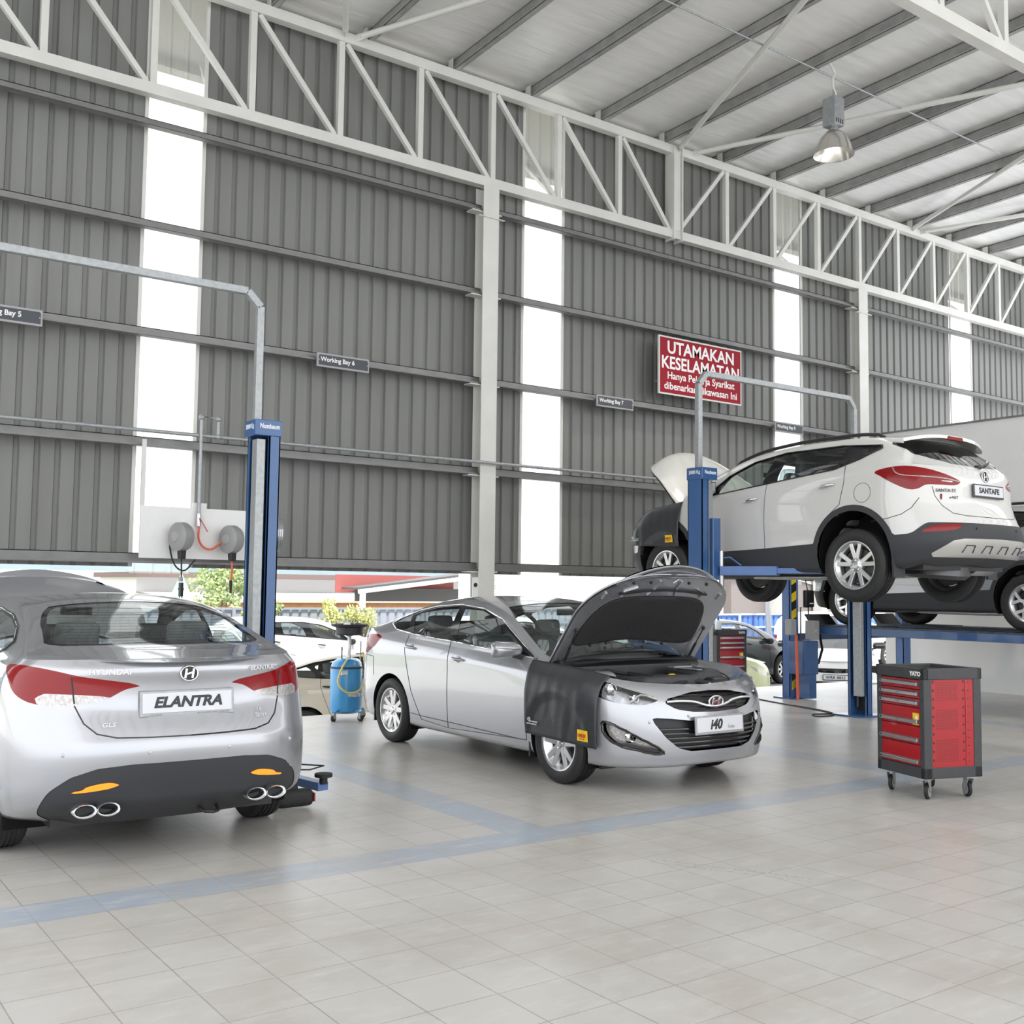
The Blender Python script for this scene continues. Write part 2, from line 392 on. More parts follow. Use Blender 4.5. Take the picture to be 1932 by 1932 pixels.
# purlins, roof lining, wind braces
k = 0
px = 4.83-1.285*6
while px < 26:
    m = MB()
    for y0, y1 in ((-6, 12.3),):
        zb = roof_z(0)
        for (xa, za), (xb, zb_) in (((-.004, 0), (.004, .2)), ((-.075, 0), (.004, .008)), ((-.004, .192), (.075, .2)), ((-.075, 0), (-.067, .03))):
            vs = []
            for yy in (y0, y1):
                r = roof_z(yy); vs += [(px+xa, yy, r+za), (px+xb, yy, r+za), (px+xb, yy, r+zb_), (px+xa, yy, r+zb_)]
            m.add(vs, [(0, 1, 2, 3), (4, 7, 6, 5), (0, 4, 5, 1), (1, 5, 6, 2), (2, 6, 7, 3), (3, 7, 4, 0)])
    trim(m, 'purlin')
    trim(MB().b2((px-.095, CY-.05, 8.47), (px-.085, CY+.06, 8.63)), 'white_steel')
    px += 1.285
lining = mat('foil_roof_lining', (.84, .835, .82), .28, .0, noise=.05, nscale=1.5, bump=.6, bscale=2.2, stretch=(.7, 4.5, 1))
struct(MB().add([(x, y, roof_z(y)+.205+dz) for dz in (0, .05) for y in (-6, 12.35) for x in (-6, 26)], [(0, 1, 3, 2), (4, 6, 7, 5), (0, 4, 5, 1), (2, 3, 7, 6), (0, 2, 6, 4), (1, 5, 7, 3)]).build('ceiling', lining))
def brace(a, b, label):
    t = thing('roof_brace', label, 'brace', a)
    d = Vector(b)-Vector(a); u = d.normalized()
    MB().tube([u*.16, d-u*.16], .038, 12).build('pipe', 'white_steel', t, smooth=40)
    for s, c in ((1, Vector((0, 0, 0))), (-1, d)): MB().bar(c, c+u*s*.2, .006, .09).build('gusset', 'white_steel', t)
for a, b, l in (((5.85, CY, 8.44), (8.75, 5.75, 8.54), 'white pipe brace rising right from the left third of the wall truss'),
                ((5.75, CY, 8.44), (2.85, 5.75, 8.54), 'short upright-looking white pipe brace above the left part of the wall truss'),
                ((11.5, CY, 8.44), (8.8, 5.75, 8.54), 'white pipe brace running steeply up from the truss splice'),
                ((11.75, CY, 8.44), (14.6, 5.75, 8.54), 'long white pipe brace passing behind the hanging bay lamp'),
                ((17.6, CY, 8.44), (14.65, 5.75, 8.54), 'white pipe brace right of the lamp sloping up to the frame edge'),
                ((17.8, CY, 8.44), (20.5, 5.75, 8.54), 'lowest white pipe brace at the right frame edge')):
    brace(a, b, l)
trim(MB().tube([(1, 8.83, 8.50), (8.46, 8.83, 8.50), (15.7, 8.88, 8.50)], .012, 6), 'galv')
# outside eave with its brackets, seen through the light strips
trim(MB().add([(-5, 12.0, 8.62), (26, 12.0, 8.62), (26, 13.6, 8.40), (-5, 13.6, 8.40), (-5, 12.0, 8.68), (26, 12.0, 8.68), (26, 13.6, 8.46), (-5, 13.6, 8.46)], [(0, 1, 2, 3), (4, 7, 6, 5), (0, 4, 5, 1), (1, 5, 6, 2), (2, 6, 7, 3), (3, 7, 4, 0)]).b2((-5, 13.55, 8.28), (26, 13.75, 8.5)), mat('eave_lining', (.40, .39, .36), .7))
for x in (3.0, 4.2, 8.3, 9.35, 13.6, 14.5, 18.9, 19.7):
    trim(MB().bar((x, 12.1, 7.3), (x+.3, 13.4, 8.36), .05, .05), 'white_steel')
# white partition closing the bays on the right
struct(MB().b2((16.45, -3, 0), (16.65, 11.6, 4.42)).build('wall_right', 'plaster'))
trim(MB().b2((16.42, -3, 4.42), (16.68, 11.6, 4.45)), 'girt')
# air pipe along the wall girt, with a drop loop at the reel board
pz, py = 3.23, WY-.42
pipe = thing('air_pipe', 'thin galvanised air pipe running along the wall girt with a drop to the reels', 'pipe', (0, 0, 0))
MB().tube([(-4, py, pz), (15.9, py, pz)], .021, 10).build('main_run', 'galv', pipe, smooth=40)
dx = 4.02
MB().tube([(dx+.20, py, pz), (dx+.20, py, pz+.21), (dx, py-.02, pz+.21), (dx, py-.03, 2.36)], .019, 8).build('drop_pipe', 'galv', pipe, smooth=40)
for p in ((dx+.20, py, pz), (dx+.20, py, pz+.2), (dx, py-.02, pz+.2)): MB().ball(p, .034).build('elbow', 'galv', pipe, smooth=60)
vv = MB().lathe([(0, 0), (.026, 0), (.026, .14), (0, .14)], 10, (dx, py-.03, 2.22)).build('valve', 'steel', pipe, smooth=40)
MB().bar((dx, py-.06, 2.31), (dx+.09, py-.07, 2.16), .02, .008).build('valve_lever', 'red', vv)
# ================================================================ car bodies: one lofted skin per car, cut into its panels
def cr(keys, xs):                       # smooth interpolation through (k, values...) keys
    K = np.array([k[0] for k in keys], float); V = np.array([k[1:] for k in keys], float); xs = np.asarray(xs, float)
    n = len(K); m = np.zeros_like(V); d = (V[1:]-V[:-1])/(K[1:]-K[:-1])[:, None]
    m[0], m[-1] = d[0], d[-1]
    for i in range(1, n-1):
        h0, h1 = K[i]-K[i-1], K[i+1]-K[i]; m[i] = (d[i-1]*h1+d[i]*h0)/(h0+h1)
    i = np.clip(np.searchsorted(K, xs, 'right')-1, 0, n-2); h = (K[i+1]-K[i]); t = np.clip((xs-K[i])/h, 0, 1)[:, None]; h = h[:, None]
    return (2*t**3-3*t**2+1)*V[i]+(t**3-2*t**2+t)*h*m[i]+(-2*t**3+3*t**2)*V[i+1]+(t**3-t**2)*h*m[i+1]
def sd_poly(P, poly):                   # signed distance, negative inside
    poly = np.array(poly, float); d = np.full(len(P), 1e9); ins = np.zeros(len(P), bool); n = len(poly)
    for i in range(n):
        a, b = poly[i], poly[(i+1) % n]; e = b-a; w = P-a
        t = np.clip((w@e)/max(e@e, 1e-12), 0, 1); d = np.minimum(d, np.hypot(*(w-t[:, None]*e).T))
        c = ((a[1] <= P[:, 1]) & (b[1] > P[:, 1])) | ((b[1] <= P[:, 1]) & (a[1] > P[:, 1]))
        if abs(e[1]) > 1e-12:
            xc = a[0]+(P[:, 1]-a[1])/e[1]*e[0]; ins ^= c & (P[:, 0] < xc)
    return np.where(ins, -d, d)
class Patch:                            # verts: x y z u v nx ny nz sf sr
    def __init__(s, V, F): s.V = V; s.F = F
    def clip(s, f):
        V = s.V; new = []; cache = {}; n0 = len(V); fi = []; fo = []; fl = f.tolist()
        def cut(a, b):
            k = (a, b) if a < b else (b, a)
            if k not in cache:
                t = fl[k[0]]/(fl[k[0]]-fl[k[1]]); new.append(V[k[0]]*(1-t)+V[k[1]]*t); cache[k] = n0+len(new)-1
            return cache[k]
        for q in s.F:
            vs = [fl[i] for i in q]
            if max(vs) <= 0: fi.append(q)
            elif min(vs) >= 0: fo.append(q)
            else:
                A, B = [], []; n = len(q)
                for i in range(n):
                    a, b = q[i], q[(i+1) % n]; fa, fb = fl[a], fl[b]
                    if fa <= 0: A.append(a)
                    if fa >= 0: B.append(a)
                    if fa*fb < 0:
                        c = cut(a, b); A.append(c); B.append(c)
                if len(A) > 2: fi.append(tuple(A))
                if len(B) > 2: fo.append(tuple(B))
        VV = np.vstack([V]+[np.array(new)]) if new else V
        return Patch(VV, fi).tidy(), Patch(VV, fo).tidy()
    def tidy(s):
        used = sorted({i for q in s.F for i in q}); mp = {i: k for k, i in enumerate(used)}
        return Patch(s.V[used] if used else s.V[:0], [tuple(mp[i] for i in q) for q in s.F])
    def off(s, d):
        V = s.V.copy(); V[:, :3] += V[:, 5:8]*d; return Patch(V, s.F)
    def cutp(s, cols, poly, extra=None):
        if not len(s.V): return s, s
        P = s.V[:, cols] if not callable(cols) else cols(s.V)
        f = sd_poly(P, poly)
        if extra is not None: f = np.maximum(f, extra(s.V))
        return s.clip(f)
    def build(s, name, m, parent, side=0, thick=0., smooth=50, mtx=None):
        """side 0: both halves in one mesh; 1: as modelled (y>0); -1: mirrored"""
        if not s.F: return None
        me = bpy.data.meshes.new(name); v = s.V[:, :3]; vs = []; fs = []
        if side >= 0: vs += v.tolist(); fs += [tuple(q) for q in s.F]
        if side <= 0:
            n = len(vs); w = v.copy(); w[:, 1] *= -1; vs += w.tolist(); fs += [tuple(i+n for i in reversed(q)) for q in s.F]
        me.from_pydata(vs, [], fs)
        b = bmesh.new(); b.from_mesh(me); bmesh.ops.remove_doubles(b, verts=b.verts, dist=.0004)
        bmesh.ops.dissolve_degenerate(b, edges=b.edges, dist=.0002)
        if mtx is not None: bmesh.ops.transform(b, matrix=mtx, verts=b.verts)
        b.to_mesh(me); b.free()
        me.materials.append(M[m] if isinstance(m, str) else m)
        for p in me.polygons: p.use_smooth = True
        kd = KDTree(len(vs)); nn = s.V[:, 5:8]; N = []
        if side >= 0: N += nn.tolist()
        if side <= 0: N += (nn*np.array([1, -1, 1])).tolist()
        inv = mtx.inverted() if mtx is not None else None
        for i, p in enumerate(vs): kd.insert(p, i)
        kd.balance(); out = []
        for q in me.vertices:
            c = inv @ q.co if inv else q.co; i = kd.find(c)[1]; w = Vector(N[i])
            if abs(c.y) < .0005 and side == 0: w.y = 0
            if mtx is not None: w = mtx.to_3x3() @ w
            out.append(w.normalized() if w.length > 1e-6 else Vector((0, 0, 1)))
        if not thick: me.normals_split_custom_set_from_vertices(out)
        o = bpy.data.objects.new(name, me); COL.objects.link(o); o.parent = parent
        if thick:
            md = o.modifiers.new('thick', 'SOLIDIFY'); md.thickness = thick; md.offset = -1
        return o
class Skin:
    def __init__(s, S, nf=34, ns=96, nr=34, sub=5):
        s.S = S; xfs, xrs = S['xfs'], S['xrs']; s.K = K = len(S['rails'])
        u = np.concatenate([np.linspace(0, 1, nf, endpoint=False), np.linspace(1, 2, ns, endpoint=False), np.linspace(2, 3, nr+1)])
        s.u = u; N = len(u); rails = []
        for r in S['rails']:
            xf, xr, W, ef, er, z = r['xf'], r['xr'], r['W'], r.get('ef', 2.6), r.get('er', 2.8), r['z']
            x = np.zeros(N); y = np.zeros(N)
            f = u <= 1; th = u[f]*pi/2; x[f] = xfs-(xfs-xf)*np.cos(th)**(2/ef); y[f] = W[0]*np.sin(th)**(2/ef)
            m = (u > 1) & (u < 2); x[m] = xfs+(xrs-xfs)*(u[m]-1)
            wk = [(1+i/(len(W)-1), w) for i, w in enumerate(W)]; y[m] = cr(wk, u[m])[:, 0]
            b = u >= 2; th = (3-u[b])*pi/2; x[b] = xrs+(xr-xrs)*np.clip(np.cos(th), 0, 1)**(2/er); y[b] = W[-1]*np.clip(np.sin(th), 0, 1)**(2/er)
            zk = list(zip((0, .35, .7, 1, 1.33, 1.67, 2, 2.3, 2.65, 3), z)) if len(z) == 10 else list(zip((0, .5, 1, 1.5, 2, 2.5, 3), z))
            rails.append(np.stack([x, y, cr(zk, u)[:, 0]], 1))
        rails = np.array(rails)                         # K,N,3
        vk = np.linspace(0, K-1, (K-1)*sub+1); rows = []
        flat = [(i, *rails[i].ravel()) for i in range(K)]
        for p in cr(flat, vk): rows.append(p.reshape(N, 3))
        Rr = rails[-1]; s.Rr = Rr
        C = cr([(0, Rr[0][0], Rr[0][2])]+[(s.U(a) if a > -9 else a, b, c) for a, b, c in S['C']]+[(3, Rr[-1][0], Rr[-1][2])], u)
        C = np.stack([C[:, 0], np.zeros(N), C[:, 1]], 1)
        E = Rr+(C-Rr)*.03
        ek = S['E']; xa, xb = ek[0][0], ek[-1][0]; inn = (Rr[:, 0] > xa) & (Rr[:, 0] < xb) & (u > .9) & (u < 2.9)
        e = cr(ek, Rr[:, 0]); bl = np.minimum(1, np.minimum(Rr[:, 0]-xa, xb-Rr[:, 0])/.06)[:, None]
        Ee = np.stack([Rr[:, 0]+(e[:, 2] if e.shape[1] > 2 else 0), e[:, 0], e[:, 1]], 1)
        E[inn] = (E+(Ee-E)*bl)[inn]
        vs_ = list(vk)
        for t in np.linspace(0, 1, 11)[1:]:
            p = Rr+(E-Rr)*t; bow = .035*4*t*(1-t)*np.clip((E[:, 2]-Rr[:, 2])/.35, 0, 1); p = p.copy(); p[:, 1] += bow; rows.append(p); vs_.append(K-1+t)
        pw = S.get('crown', 2.2)
        for t in np.linspace(0, 1, 19)[1:]:
            p = E.copy(); p[:, 1] = E[:, 1]*(1-t); p[:, 0] = E[:, 0]+(C[:, 0]-E[:, 0])*(1-(1-t)**2); p[:, 2] = E[:, 2]+(C[:, 2]-E[:, 2])*(1-(1-t)**pw)
            rows.append(p); vs_.append(K+t)
        G = np.array(rows); nv = len(rows); s.G = G
        sf = np.concatenate([[0], np.cumsum(np.hypot(*np.diff(rails[K//2][:, :2], axis=0).T))]); sr = sf[-1]-sf
        V = np.zeros((nv*N, 10)); V[:, :3] = G.reshape(-1, 3); V[:, 3] = np.tile(u, nv); V[:, 4] = np.repeat(vs_, N); V[:, 8] = np.tile(sf, nv); V[:, 9] = np.tile(sr, nv)
        F = [(i*N+j, i*N+j+1, (i+1)*N+j+1, (i+1)*N+j) for i in range(nv-1) for j in range(N-1)]
        Fa = np.array(F); p = V[:, :3]; nrm = np.cross(p[Fa[:, 2]]-p[Fa[:, 0]], p[Fa[:, 3]]-p[Fa[:, 1]])
        acc = np.zeros((nv*N, 3))
        for k in range(4): np.add.at(acc, Fa[:, k], nrm)
        acc[V[:, 1] < 1e-5, 1] = 0
        acc /= np.maximum(np.linalg.norm(acc, axis=1), 1e-9)[:, None]
        if acc[(nv//3)*N+N//2][1] < 0: acc *= -1; F = [tuple(reversed(q)) for q in F]
        V[:, 5:8] = acc
        area = np.linalg.norm(nrm, axis=1); F = [q for q, a in zip(F, area) if a > 1e-8]
        s.all = Patch(V, F)
        s.tree = BVHTree.FromPolygons([tuple(x) for x in p], F)
    def U(s, x): return 1+(x-s.S['xfs'])/(s.S['xrs']-s.S['xfs'])
    def side(s, x, z):                  # skin point seen from the side
        h = s.tree.ray_cast(Vector((x, 3, z)), Vector((0, -1, 0)))
        return h[0], (h[1] if h[1] is None or h[1].y > 0 else -h[1])
    def front(s, y, z):
        h = s.tree.ray_cast(Vector((-4, abs(y), z)), Vector((1, 0, 0))); return h[0]
    def rear(s, y, z):
        h = s.tree.ray_cast(Vector((8, abs(y), z)), Vector((-1, 0, 0))); return h[0]
    def top(s, x, y):
        h = s.tree.ray_cast(Vector((x, abs(y), 4)), Vector((0, 0, -1))); return h[0]
    def line_side(s, pts, d=.0):
        out = []
        for x, z in pts:
            p, n = s.side(x, z)
            if p is not None: out.append(p+n*d)
        return out
    def line_rear(s, pts):
        out = []
        for y, z in pts:
            p = s.rear(y, z)
            if p is not None: out.append(Vector((p.x, y, z)))
        return out
    def line_front(s, pts):
        out = []
        for y, z in pts:
            p = s.front(y, z)
            if p is not None: out.append(Vector((p.x, y, z)))
        return out
def dense(pts, step=.03, closed=False):
    out = []; P = list(pts)+([pts[0]] if closed else [])
    for a, b in zip(P, P[1:]):
        n = max(1, int(math.dist(a, b)/step))
        out += [tuple(x+(y-x)*i/n for x, y in zip(a, b)) for i in range(n)]
    if not closed: out.append(P[-1])
    return out
def arc(cx, cz, r, a0, a1, n=28): return [(cx+r*cos(R(a0+(a1-a0)*i/n)), cz+r*sin(R(a0+(a1-a0)*i/n))) for i in range(n+1)]
# ---------------------------------------------------------------- wheels
def make_wheel(parent, x, y, z, r, rim, w, style, steer=0.):
    s = 1 if y > 0 else -1
    wh = empty('wheel', (x, y, z), (0 if s > 0 else pi)+steer); wh.parent = parent
    h = w/2; rw = rim
    prof = [(rw-.004, -h*.82), (rw+.012, -h*.95), (rw+(r-rw)*.5, -h*1.03), (r-.03, -h*.96), (r-.008, -h*.8), (r, -h*.5)]
    for k in range(4):
        g = -h*.5+(k+.5)*h/4
        prof += [(r, g-.022*w/.2+.004), (r-.008, g-.003), (r-.008, g+.003), (r, g+.022*w/.2-.004)]
    prof += [(r, h*.5), (r-.008, h*.8), (r-.03, h*.96), (rw+(r-rw)*.5, h*1.03), (rw+.012, h*.95), (rw-.004, h*.82)]
    MB().lathe(prof, 56, axis='Y').build('tyre', 'tyre', wh, smooth=35)
    MB().lathe([(rw, -h*.85), (rw-.02, -h*.7), (rw-.05, -h*.3), (rw-.06, h*.2), (rw-.035, h*.6), (rw-.012, h*.78), (rw-.012, h*.84), (rw+.002, h*.86), (rw+.004, h*.78)], 48, axis='Y').build('rim', 'alloy', wh, smooth=40)
    MB().lathe([(.02, 0), (rw*.70, 0), (rw*.72, -.01), (rw*.70, -.02), (.02, -.02)], 40, (0, h*.15, 0), 'Y').build('brake_disc', 'cast', wh, smooth=40)
    MB().lathe([(rw-.058, -h*.3), (.05, -h*.32)], 24, axis='Y').build('back_plate', 'black', wh)
    m = MB(); yo = h*.74
    def spoke(a, r0, w0, r1, w1, a1=None, d0=0., d1=0., th=.035):
        a1 = a if a1 is None else a1
        e0, e1 = Vector((cos(a), 0, sin(a))), Vector((cos(a1), 0, sin(a1))); p, q = e0*r0, e1*r1; dd = (q-p).normalized(); t = Vector((-dd.z, 0, dd.x)); vs = []
        for pt, ww, dy in ((p, w0, d0), (q, w1, d1)):
            for sg in (-1, 1):
                vs += [pt+t*sg*ww/2*.88+Vector((0, yo+dy, 0)), pt+t*sg*ww/2+Vector((0, yo+dy-th, 0))]
        m.add(vs, [(0, 2, 6, 4), (0, 4, 5, 1), (2, 3, 7, 6), (1, 5, 7, 3), (0, 1, 3, 2), (4, 6, 7, 5)])
    if style == 'ten':
        for k in range(5):
            a = 2*pi*k/5+pi/2
            for sg in (-1, 1): spoke(a+sg*.20, .045, .060, rw-.012, .050, a+sg*.24, -.012, -.004)
            spoke(a+pi/5, .03, .02, .07, .02, None, -.02, -.02)
    elif style == 'split':
        for k in range(5):
            a = 2*pi*k/5+pi/2
            for sg in (-1, 1): spoke(a+sg*.12, .06, .054, rw-.010, .050, a+sg*.25, -.018, -.004)
            spoke(a, .03, .075, .10, .07, None, -.016, -.018)
    elif style == 'wye':
        for k in range(5):
            a = 2*pi*k/5+pi/2; spoke(a, .03, .06, rw*.55, .05, None, -.015, -.012)
            for sg in (-1, 1): spoke(a+sg*.06, rw*.5, .045, rw-.01, .05, a+sg*.36, -.012, -.004)
    else:
        for k in range(style): spoke(2*pi*k/style, .03, .06, rw-.01, .07, None, -.012, -.006)
    m.build('spokes', 'alloy', wh, bevel=.004)
    MB().lathe([(0, yo+.004), (.030, yo+.002), (.036, yo-.008), (.075, yo-.02), (.085, yo-.05)], 24, axis='Y').build('hub_cap', 'alloy', wh, smooth=40)
    for k in range(5):
        a = 2*pi*k/5+.3; MB().lathe([(0, yo-.004), (.009, yo-.006), (.010, yo-.03)], 6, (.052*cos(a), 0, .052*sin(a)), 'Y').build('lug_nut', 'chrome', wh)
    return wh
def rounded(name, m, parent, c, d, rz=0., ry=0., lev=2, shape=None):
    b = MB(); nx = 3; x, y, z = (v/2 for v in d)
    vs = [Vector((a, e, f)) for a in (-x, x) for e in (-y, y) for f in (-z, z)]
    if shape: vs = [shape(v) for v in vs]
    mt = Matrix.Rotation(rz, 3, 'Z') @ Matrix.Rotation(ry, 3, 'Y')
    b.add([mt @ v+Vector(c) for v in vs], [(0, 1, 3, 2), (4, 6, 7, 5), (0, 4, 5, 1), (2, 3, 7, 6), (0, 2, 6, 4), (1, 5, 7, 3)])
    o = b.build(name, m, parent, smooth=180)
    md = o.modifiers.new('bevel', 'BEVEL'); md.width = min(d)*.32; md.segments = 3
    return o
def seat(parent, x, y, z, w, name='front_seat', film=True):
    t = empty(name, (x, y, z)); t.parent = parent
    rounded('cushion', 'seat', t, (0, 0, .12), (.52, w, .18))
    rounded('backrest', 'seat', t, (.33, 0, .48), (.17, w, .66), ry=.25)
    for yy in ([0] if w < .8 else [-.36, .36]):
        rounded('headrest', 'seat', t, (.44, yy, .87), (.11, .27, .19), ry=.15)
    if film:
        rounded('plastic_film', 'film', t, (.335, 0, .53), (.24, w+.06, .64), ry=.25)
    return t
XZ, YZ, SFZ, SRZ = [0, 2], [1, 2], [8, 2], [9, 2]
def merge(*ps):
    V = []; F = []; n = 0
    for p in ps:
        if p is None or not p.F: continue
        V.append(p.V); F += [tuple(i+n for i in q) for q in p.F]; n += len(p.V)
    return Patch(np.vstack(V), F)
def both(p, name, m, parent, **k):      # left and right twins as separate parts
    out = []
    for s in (1, -1):
        o = p.build(name, m, parent, side=s, **k)
        if o: out.append(o)
    return out
def mir(f):
    return [f(s) for s in (1, -1)]
def seam(parent, *lines, r=.0032, name='panel_gap', m='black', mirror=True):
    for l in lines:
        if len(l) < 2: continue
        MB().tube(l, r, 5, caps=False).build(name, m, parent, smooth=60)
        if mirror: MB().tube([Vector((p[0], -p[1], p[2])) for p in l], r, 5, caps=False).build(name, m, parent, smooth=60)
def build_car(S, root):
    sk = Skin(S, **S.get('res', {})); K = sk.K; P = sk.all; A = {}
    uv = lambda V: np.stack([V[:, 3], V[:, 4]-K], 1)
    # wheel arches
    for xc, zc, ra in S['arches']:
        _, P = P.cutp(XZ, arc(xc, zc, ra, 0, 360, 48)[:-1], lambda V: np.maximum(.35-V[:, 1], V[:, 4]-(K-1)))
        # liner and lip
        for s in (1, -1):
            MB().lathe([(ra+.012, s*.46), (ra+.012, s*(S['hw']-.05))], 40, (xc, 0, zc), 'Y', a0=R(-25), a1=R(205)).lathe([(ra+.01, s*.46), (.05, s*.46)], 24, (xc, 0, zc), 'Y', a0=R(-5), a1=R(185)).build('wheel_liner', 'liner', root, smooth=60)
    A['sk'] = sk; A['K'] = K
    if 'ws' in S:
        A['ws'], P = P.cutp(uv, S['ws'], lambda V: K+.02-V[:, 4])
    if 'bl' in S:
        A['bl'], P = P.cutp(uv, S['bl'], lambda V: K+.02-V[:, 4])
    dlo, P = P.cutp(XZ, S['dlo'], lambda V: np.maximum((K-1-.6)-V[:, 4], V[:, 4]-(K+.25)))
    wins = []
    for wn_, poly in S['windows']:
        w, dlo = dlo.cutp(XZ, poly); wins.append((wn_, w))
    A['dlo'] = dlo; A['wins'] = wins
    uc = sk.U(S['cowl'])
    A['hood'], P = P.clip(np.maximum((K-1+.05)-P.V[:, 4], P.V[:, 3]-uc))
    A['rest'] = P
    return A
def cabin(root, sk, S, seats, floor_z, x0, x1, rz, wheel_y, shelf=None):
    K = sk.K; t = root
    inner, _ = sk.all.clip(np.maximum(np.maximum(x0-sk.all.V[:, 0], sk.all.V[:, 0]-x1), np.maximum(1.2-sk.all.V[:, 4], sk.all.V[:, 4]-(K-1.25))))
    for xc, zc, ra in S['arches']:
        if inner.F: _, inner = inner.cutp(XZ, arc(xc, zc, ra+.05, 0, 360, 32)[:-1])
    if inner.F: both(inner.off(-.06), 'door_lining', 'seat', t)
    MB().b2((x0-.1, -.72, floor_z-.02), (x1+.1, .72, floor_z)).build('cabin_floor', 'dark', t)
    xe0, xe1 = S['lining']
    hl, _ = sk.all.clip(np.maximum(np.maximum(xe0-sk.all.V[:, 0], sk.all.V[:, 0]-xe1), K+.12-sk.all.V[:, 4]))
    if hl.F: hl.off(-.02).build('headliner', S.get('liner', 'grey'), t)
    for a in seats: seat(t, *a)
    d = empty('dashboard', (x0, 0, 0)); d.parent = t
    MB().prism([(-.25, rz-.14), (-.22, rz-.05), (.10, rz), (.32, rz-.03), (.40, rz-.12), (.36, rz-.4), (0, rz-.5)], -.68, .68, 'Y').build('dash_panel', 'dark', d, bevel=.02)
    sw = empty('steering_wheel', (.47, wheel_y, rz-.05)); sw.parent = d; sw.rotation_euler.y = R(65)
    MB().tube([(0.185*cos(2*pi*k/28), .185*sin(2*pi*k/28), 0) for k in range(28)], .016, 8, closed=True).build('wheel_ring', 'black', sw, smooth=60)
    MB().lathe([(0, .02), (.06, .01), (.07, -.03)], 16).bar((-.17, 0, 0), (.17, 0, 0), .05, .02).bar((0, 0, 0), (0, -.17, 0), .05, .02).build('wheel_hub', 'black', sw)
    if shelf: MB().b2((shelf[0], -.6, shelf[2]-.02), (shelf[1], .6, shelf[2])).build('parcel_shelf', 'dark', t)
def door_set(root, A, S, paint, chrome=True):
    sk = A['sk']; P = A['rest']; out = {}
    wins = dict((n, w) for n, w in A['wins'])
    for dn, poly, wl in S['doors']:
        d, P = P.cutp(XZ, poly, lambda V: np.maximum(V[:, 4]-(sk.K+.1), .9-V[:, 4]))
        for s in (1, -1):
            o = d.build(dn, paint, root, side=s); out[(dn, s)] = o
            if o is None: continue
            for w in wl:
                if wins[w].F: wins[w].off(-.006).build('window_glass', S.get('sideglass', 'glass'), o, side=s)
    for n, w in A['wins']:
        if not any(n in wl for _, _, wl in S['doors']):
            both(w.off(-.006), 'quarter_glass', S.get('sideglass', 'glass'), root)
    if A['dlo'].F: both(A['dlo'].off(-.003), 'window_surround', 'gloss_black', root)
    lines = [sk.line_side(dense(poly+[poly[0]]), .0005) for _, poly, _ in S['doors']]
    seam(root, *[l for l in lines if len(l) > 3])
    if chrome:
        l = sk.line_side(dense(S['dlo'], .03, True), .004)
        for s in (1, -1):
            MB().tube([Vector((p.x, s*p.y, p.z)) for p in l], .0075, 6, closed=True).build('window_moulding', chrome, root, smooth=60)
    A['rest'] = P; A['doors'] = out
    return out
def handles(A, S, m='chrome', L=.19):
    sk = A['sk']
    for dn, x, z, ang in S['handles']:
        for s in (1, -1):
            p, n = sk.side(x, z); o = A['doors'].get((dn, s))
            if o is None: continue
            e = empty('door_handle', (p.x, s*p.y, p.z)); e.parent = o
            mt = Matrix.Rotation(-s*0, 3, 'Z') @ Matrix.Rotation(ang, 3, 'Y')
            pts = [mt @ Vector((t*L/2, s*(.012+.028*(1-t*t)), .004*t)) for t in [i/5-1 for i in range(11)]]
            MB().tube(pts, [.006+.010*(1-abs(i/5-1)**3) for i in range(11)], 8).build('grip', m, e, smooth=60)
            MB().ball((0, s*.001, -.004), .05, 14, 8, (1.0, .10, .62)).build('recess', 'dark' if m == 'chrome_' else S['paint'], e, smooth=60)
def mirror_pair(A, root, dn, x, y, z, paint, sc=1.):
    for s in (1, -1):
        o = A['doors'].get((dn, s)) or root
        e = empty('door_mirror', (x, s*y, z)); e.parent = o
        def shp(v): return Vector((v.x*(1 if v.y*s < 0 else .75)+(.03 if v.y*s > 0 else 0), v.y, v.z*(1.05 if v.x > 0 else .62)*(1 if v.y*s > 0 else .86)))
        rounded('mirror_shell', paint, e, (0, s*.12, .03), (.17*sc, .25*sc, .165*sc), shape=shp)
        MB().box((.078*sc, s*.12, .03), (.012, .20*sc, .12*sc)).build('mirror_glass', 'chrome', e, bevel=.01)
        MB().bar((-.02, -s*.06, -.05), (-.01, s*.06, -.02), .06, .035).build('mirror_arm', 'black', e, bevel=.008)
        MB().tube([(-.088*sc, s*.04, .045), (-.075*sc, s*.16, .05), (-.02, s*.245*sc, .055)], .008, 6).build('turn_signal', 'lampclear', e, smooth=60)
def emblem(parent, mtx, w, h, m='chrome', dark=True, name='emblem'):
    e = empty(name); e.parent = parent; e.matrix_local = mtx
    n = 36
    MB().tube([(w*cos(2*pi*i/n), h*sin(2*pi*i/n), .004) for i in range(n)], w*.10, 8, closed=True).build('ring', m, e, smooth=60)
    if dark: MB().prism([(w*.95*cos(2*pi*i/n), h*.95*sin(2*pi*i/n)) for i in range(n)], -.004, .001).build('backing', 'black', e)
    b = MB()
    for sx in (-1, 1): b.bar((sx*w*.42-.10*w, -h*.66, .006), (sx*w*.42+.10*w, h*.66, .006), w*.26, .008, up=(0, 0, 1))
    b.bar((-w*.4, -h*.12, .007), (w*.4, h*.12, .007), w*.22, .008, up=(0, 0, 1))
    b.build('letter_mark', m, e, bevel=.0015)
    return e
def number_plate(parent, mtx, w, h, name='number_plate', frame='galv'):
    e = empty(name); e.parent = parent; e.matrix_local = mtx
    MB().b2((-w/2, -h/2, -.012), (w/2, h/2, .004)).build('plate_frame', frame, e, bevel=.004)
    MB().b2((-w/2+.014, -h/2+.02, .003), (w/2-.014, h/2-.012, .008)).build('plate_face', 'plate', e, bevel=.003)
    return e
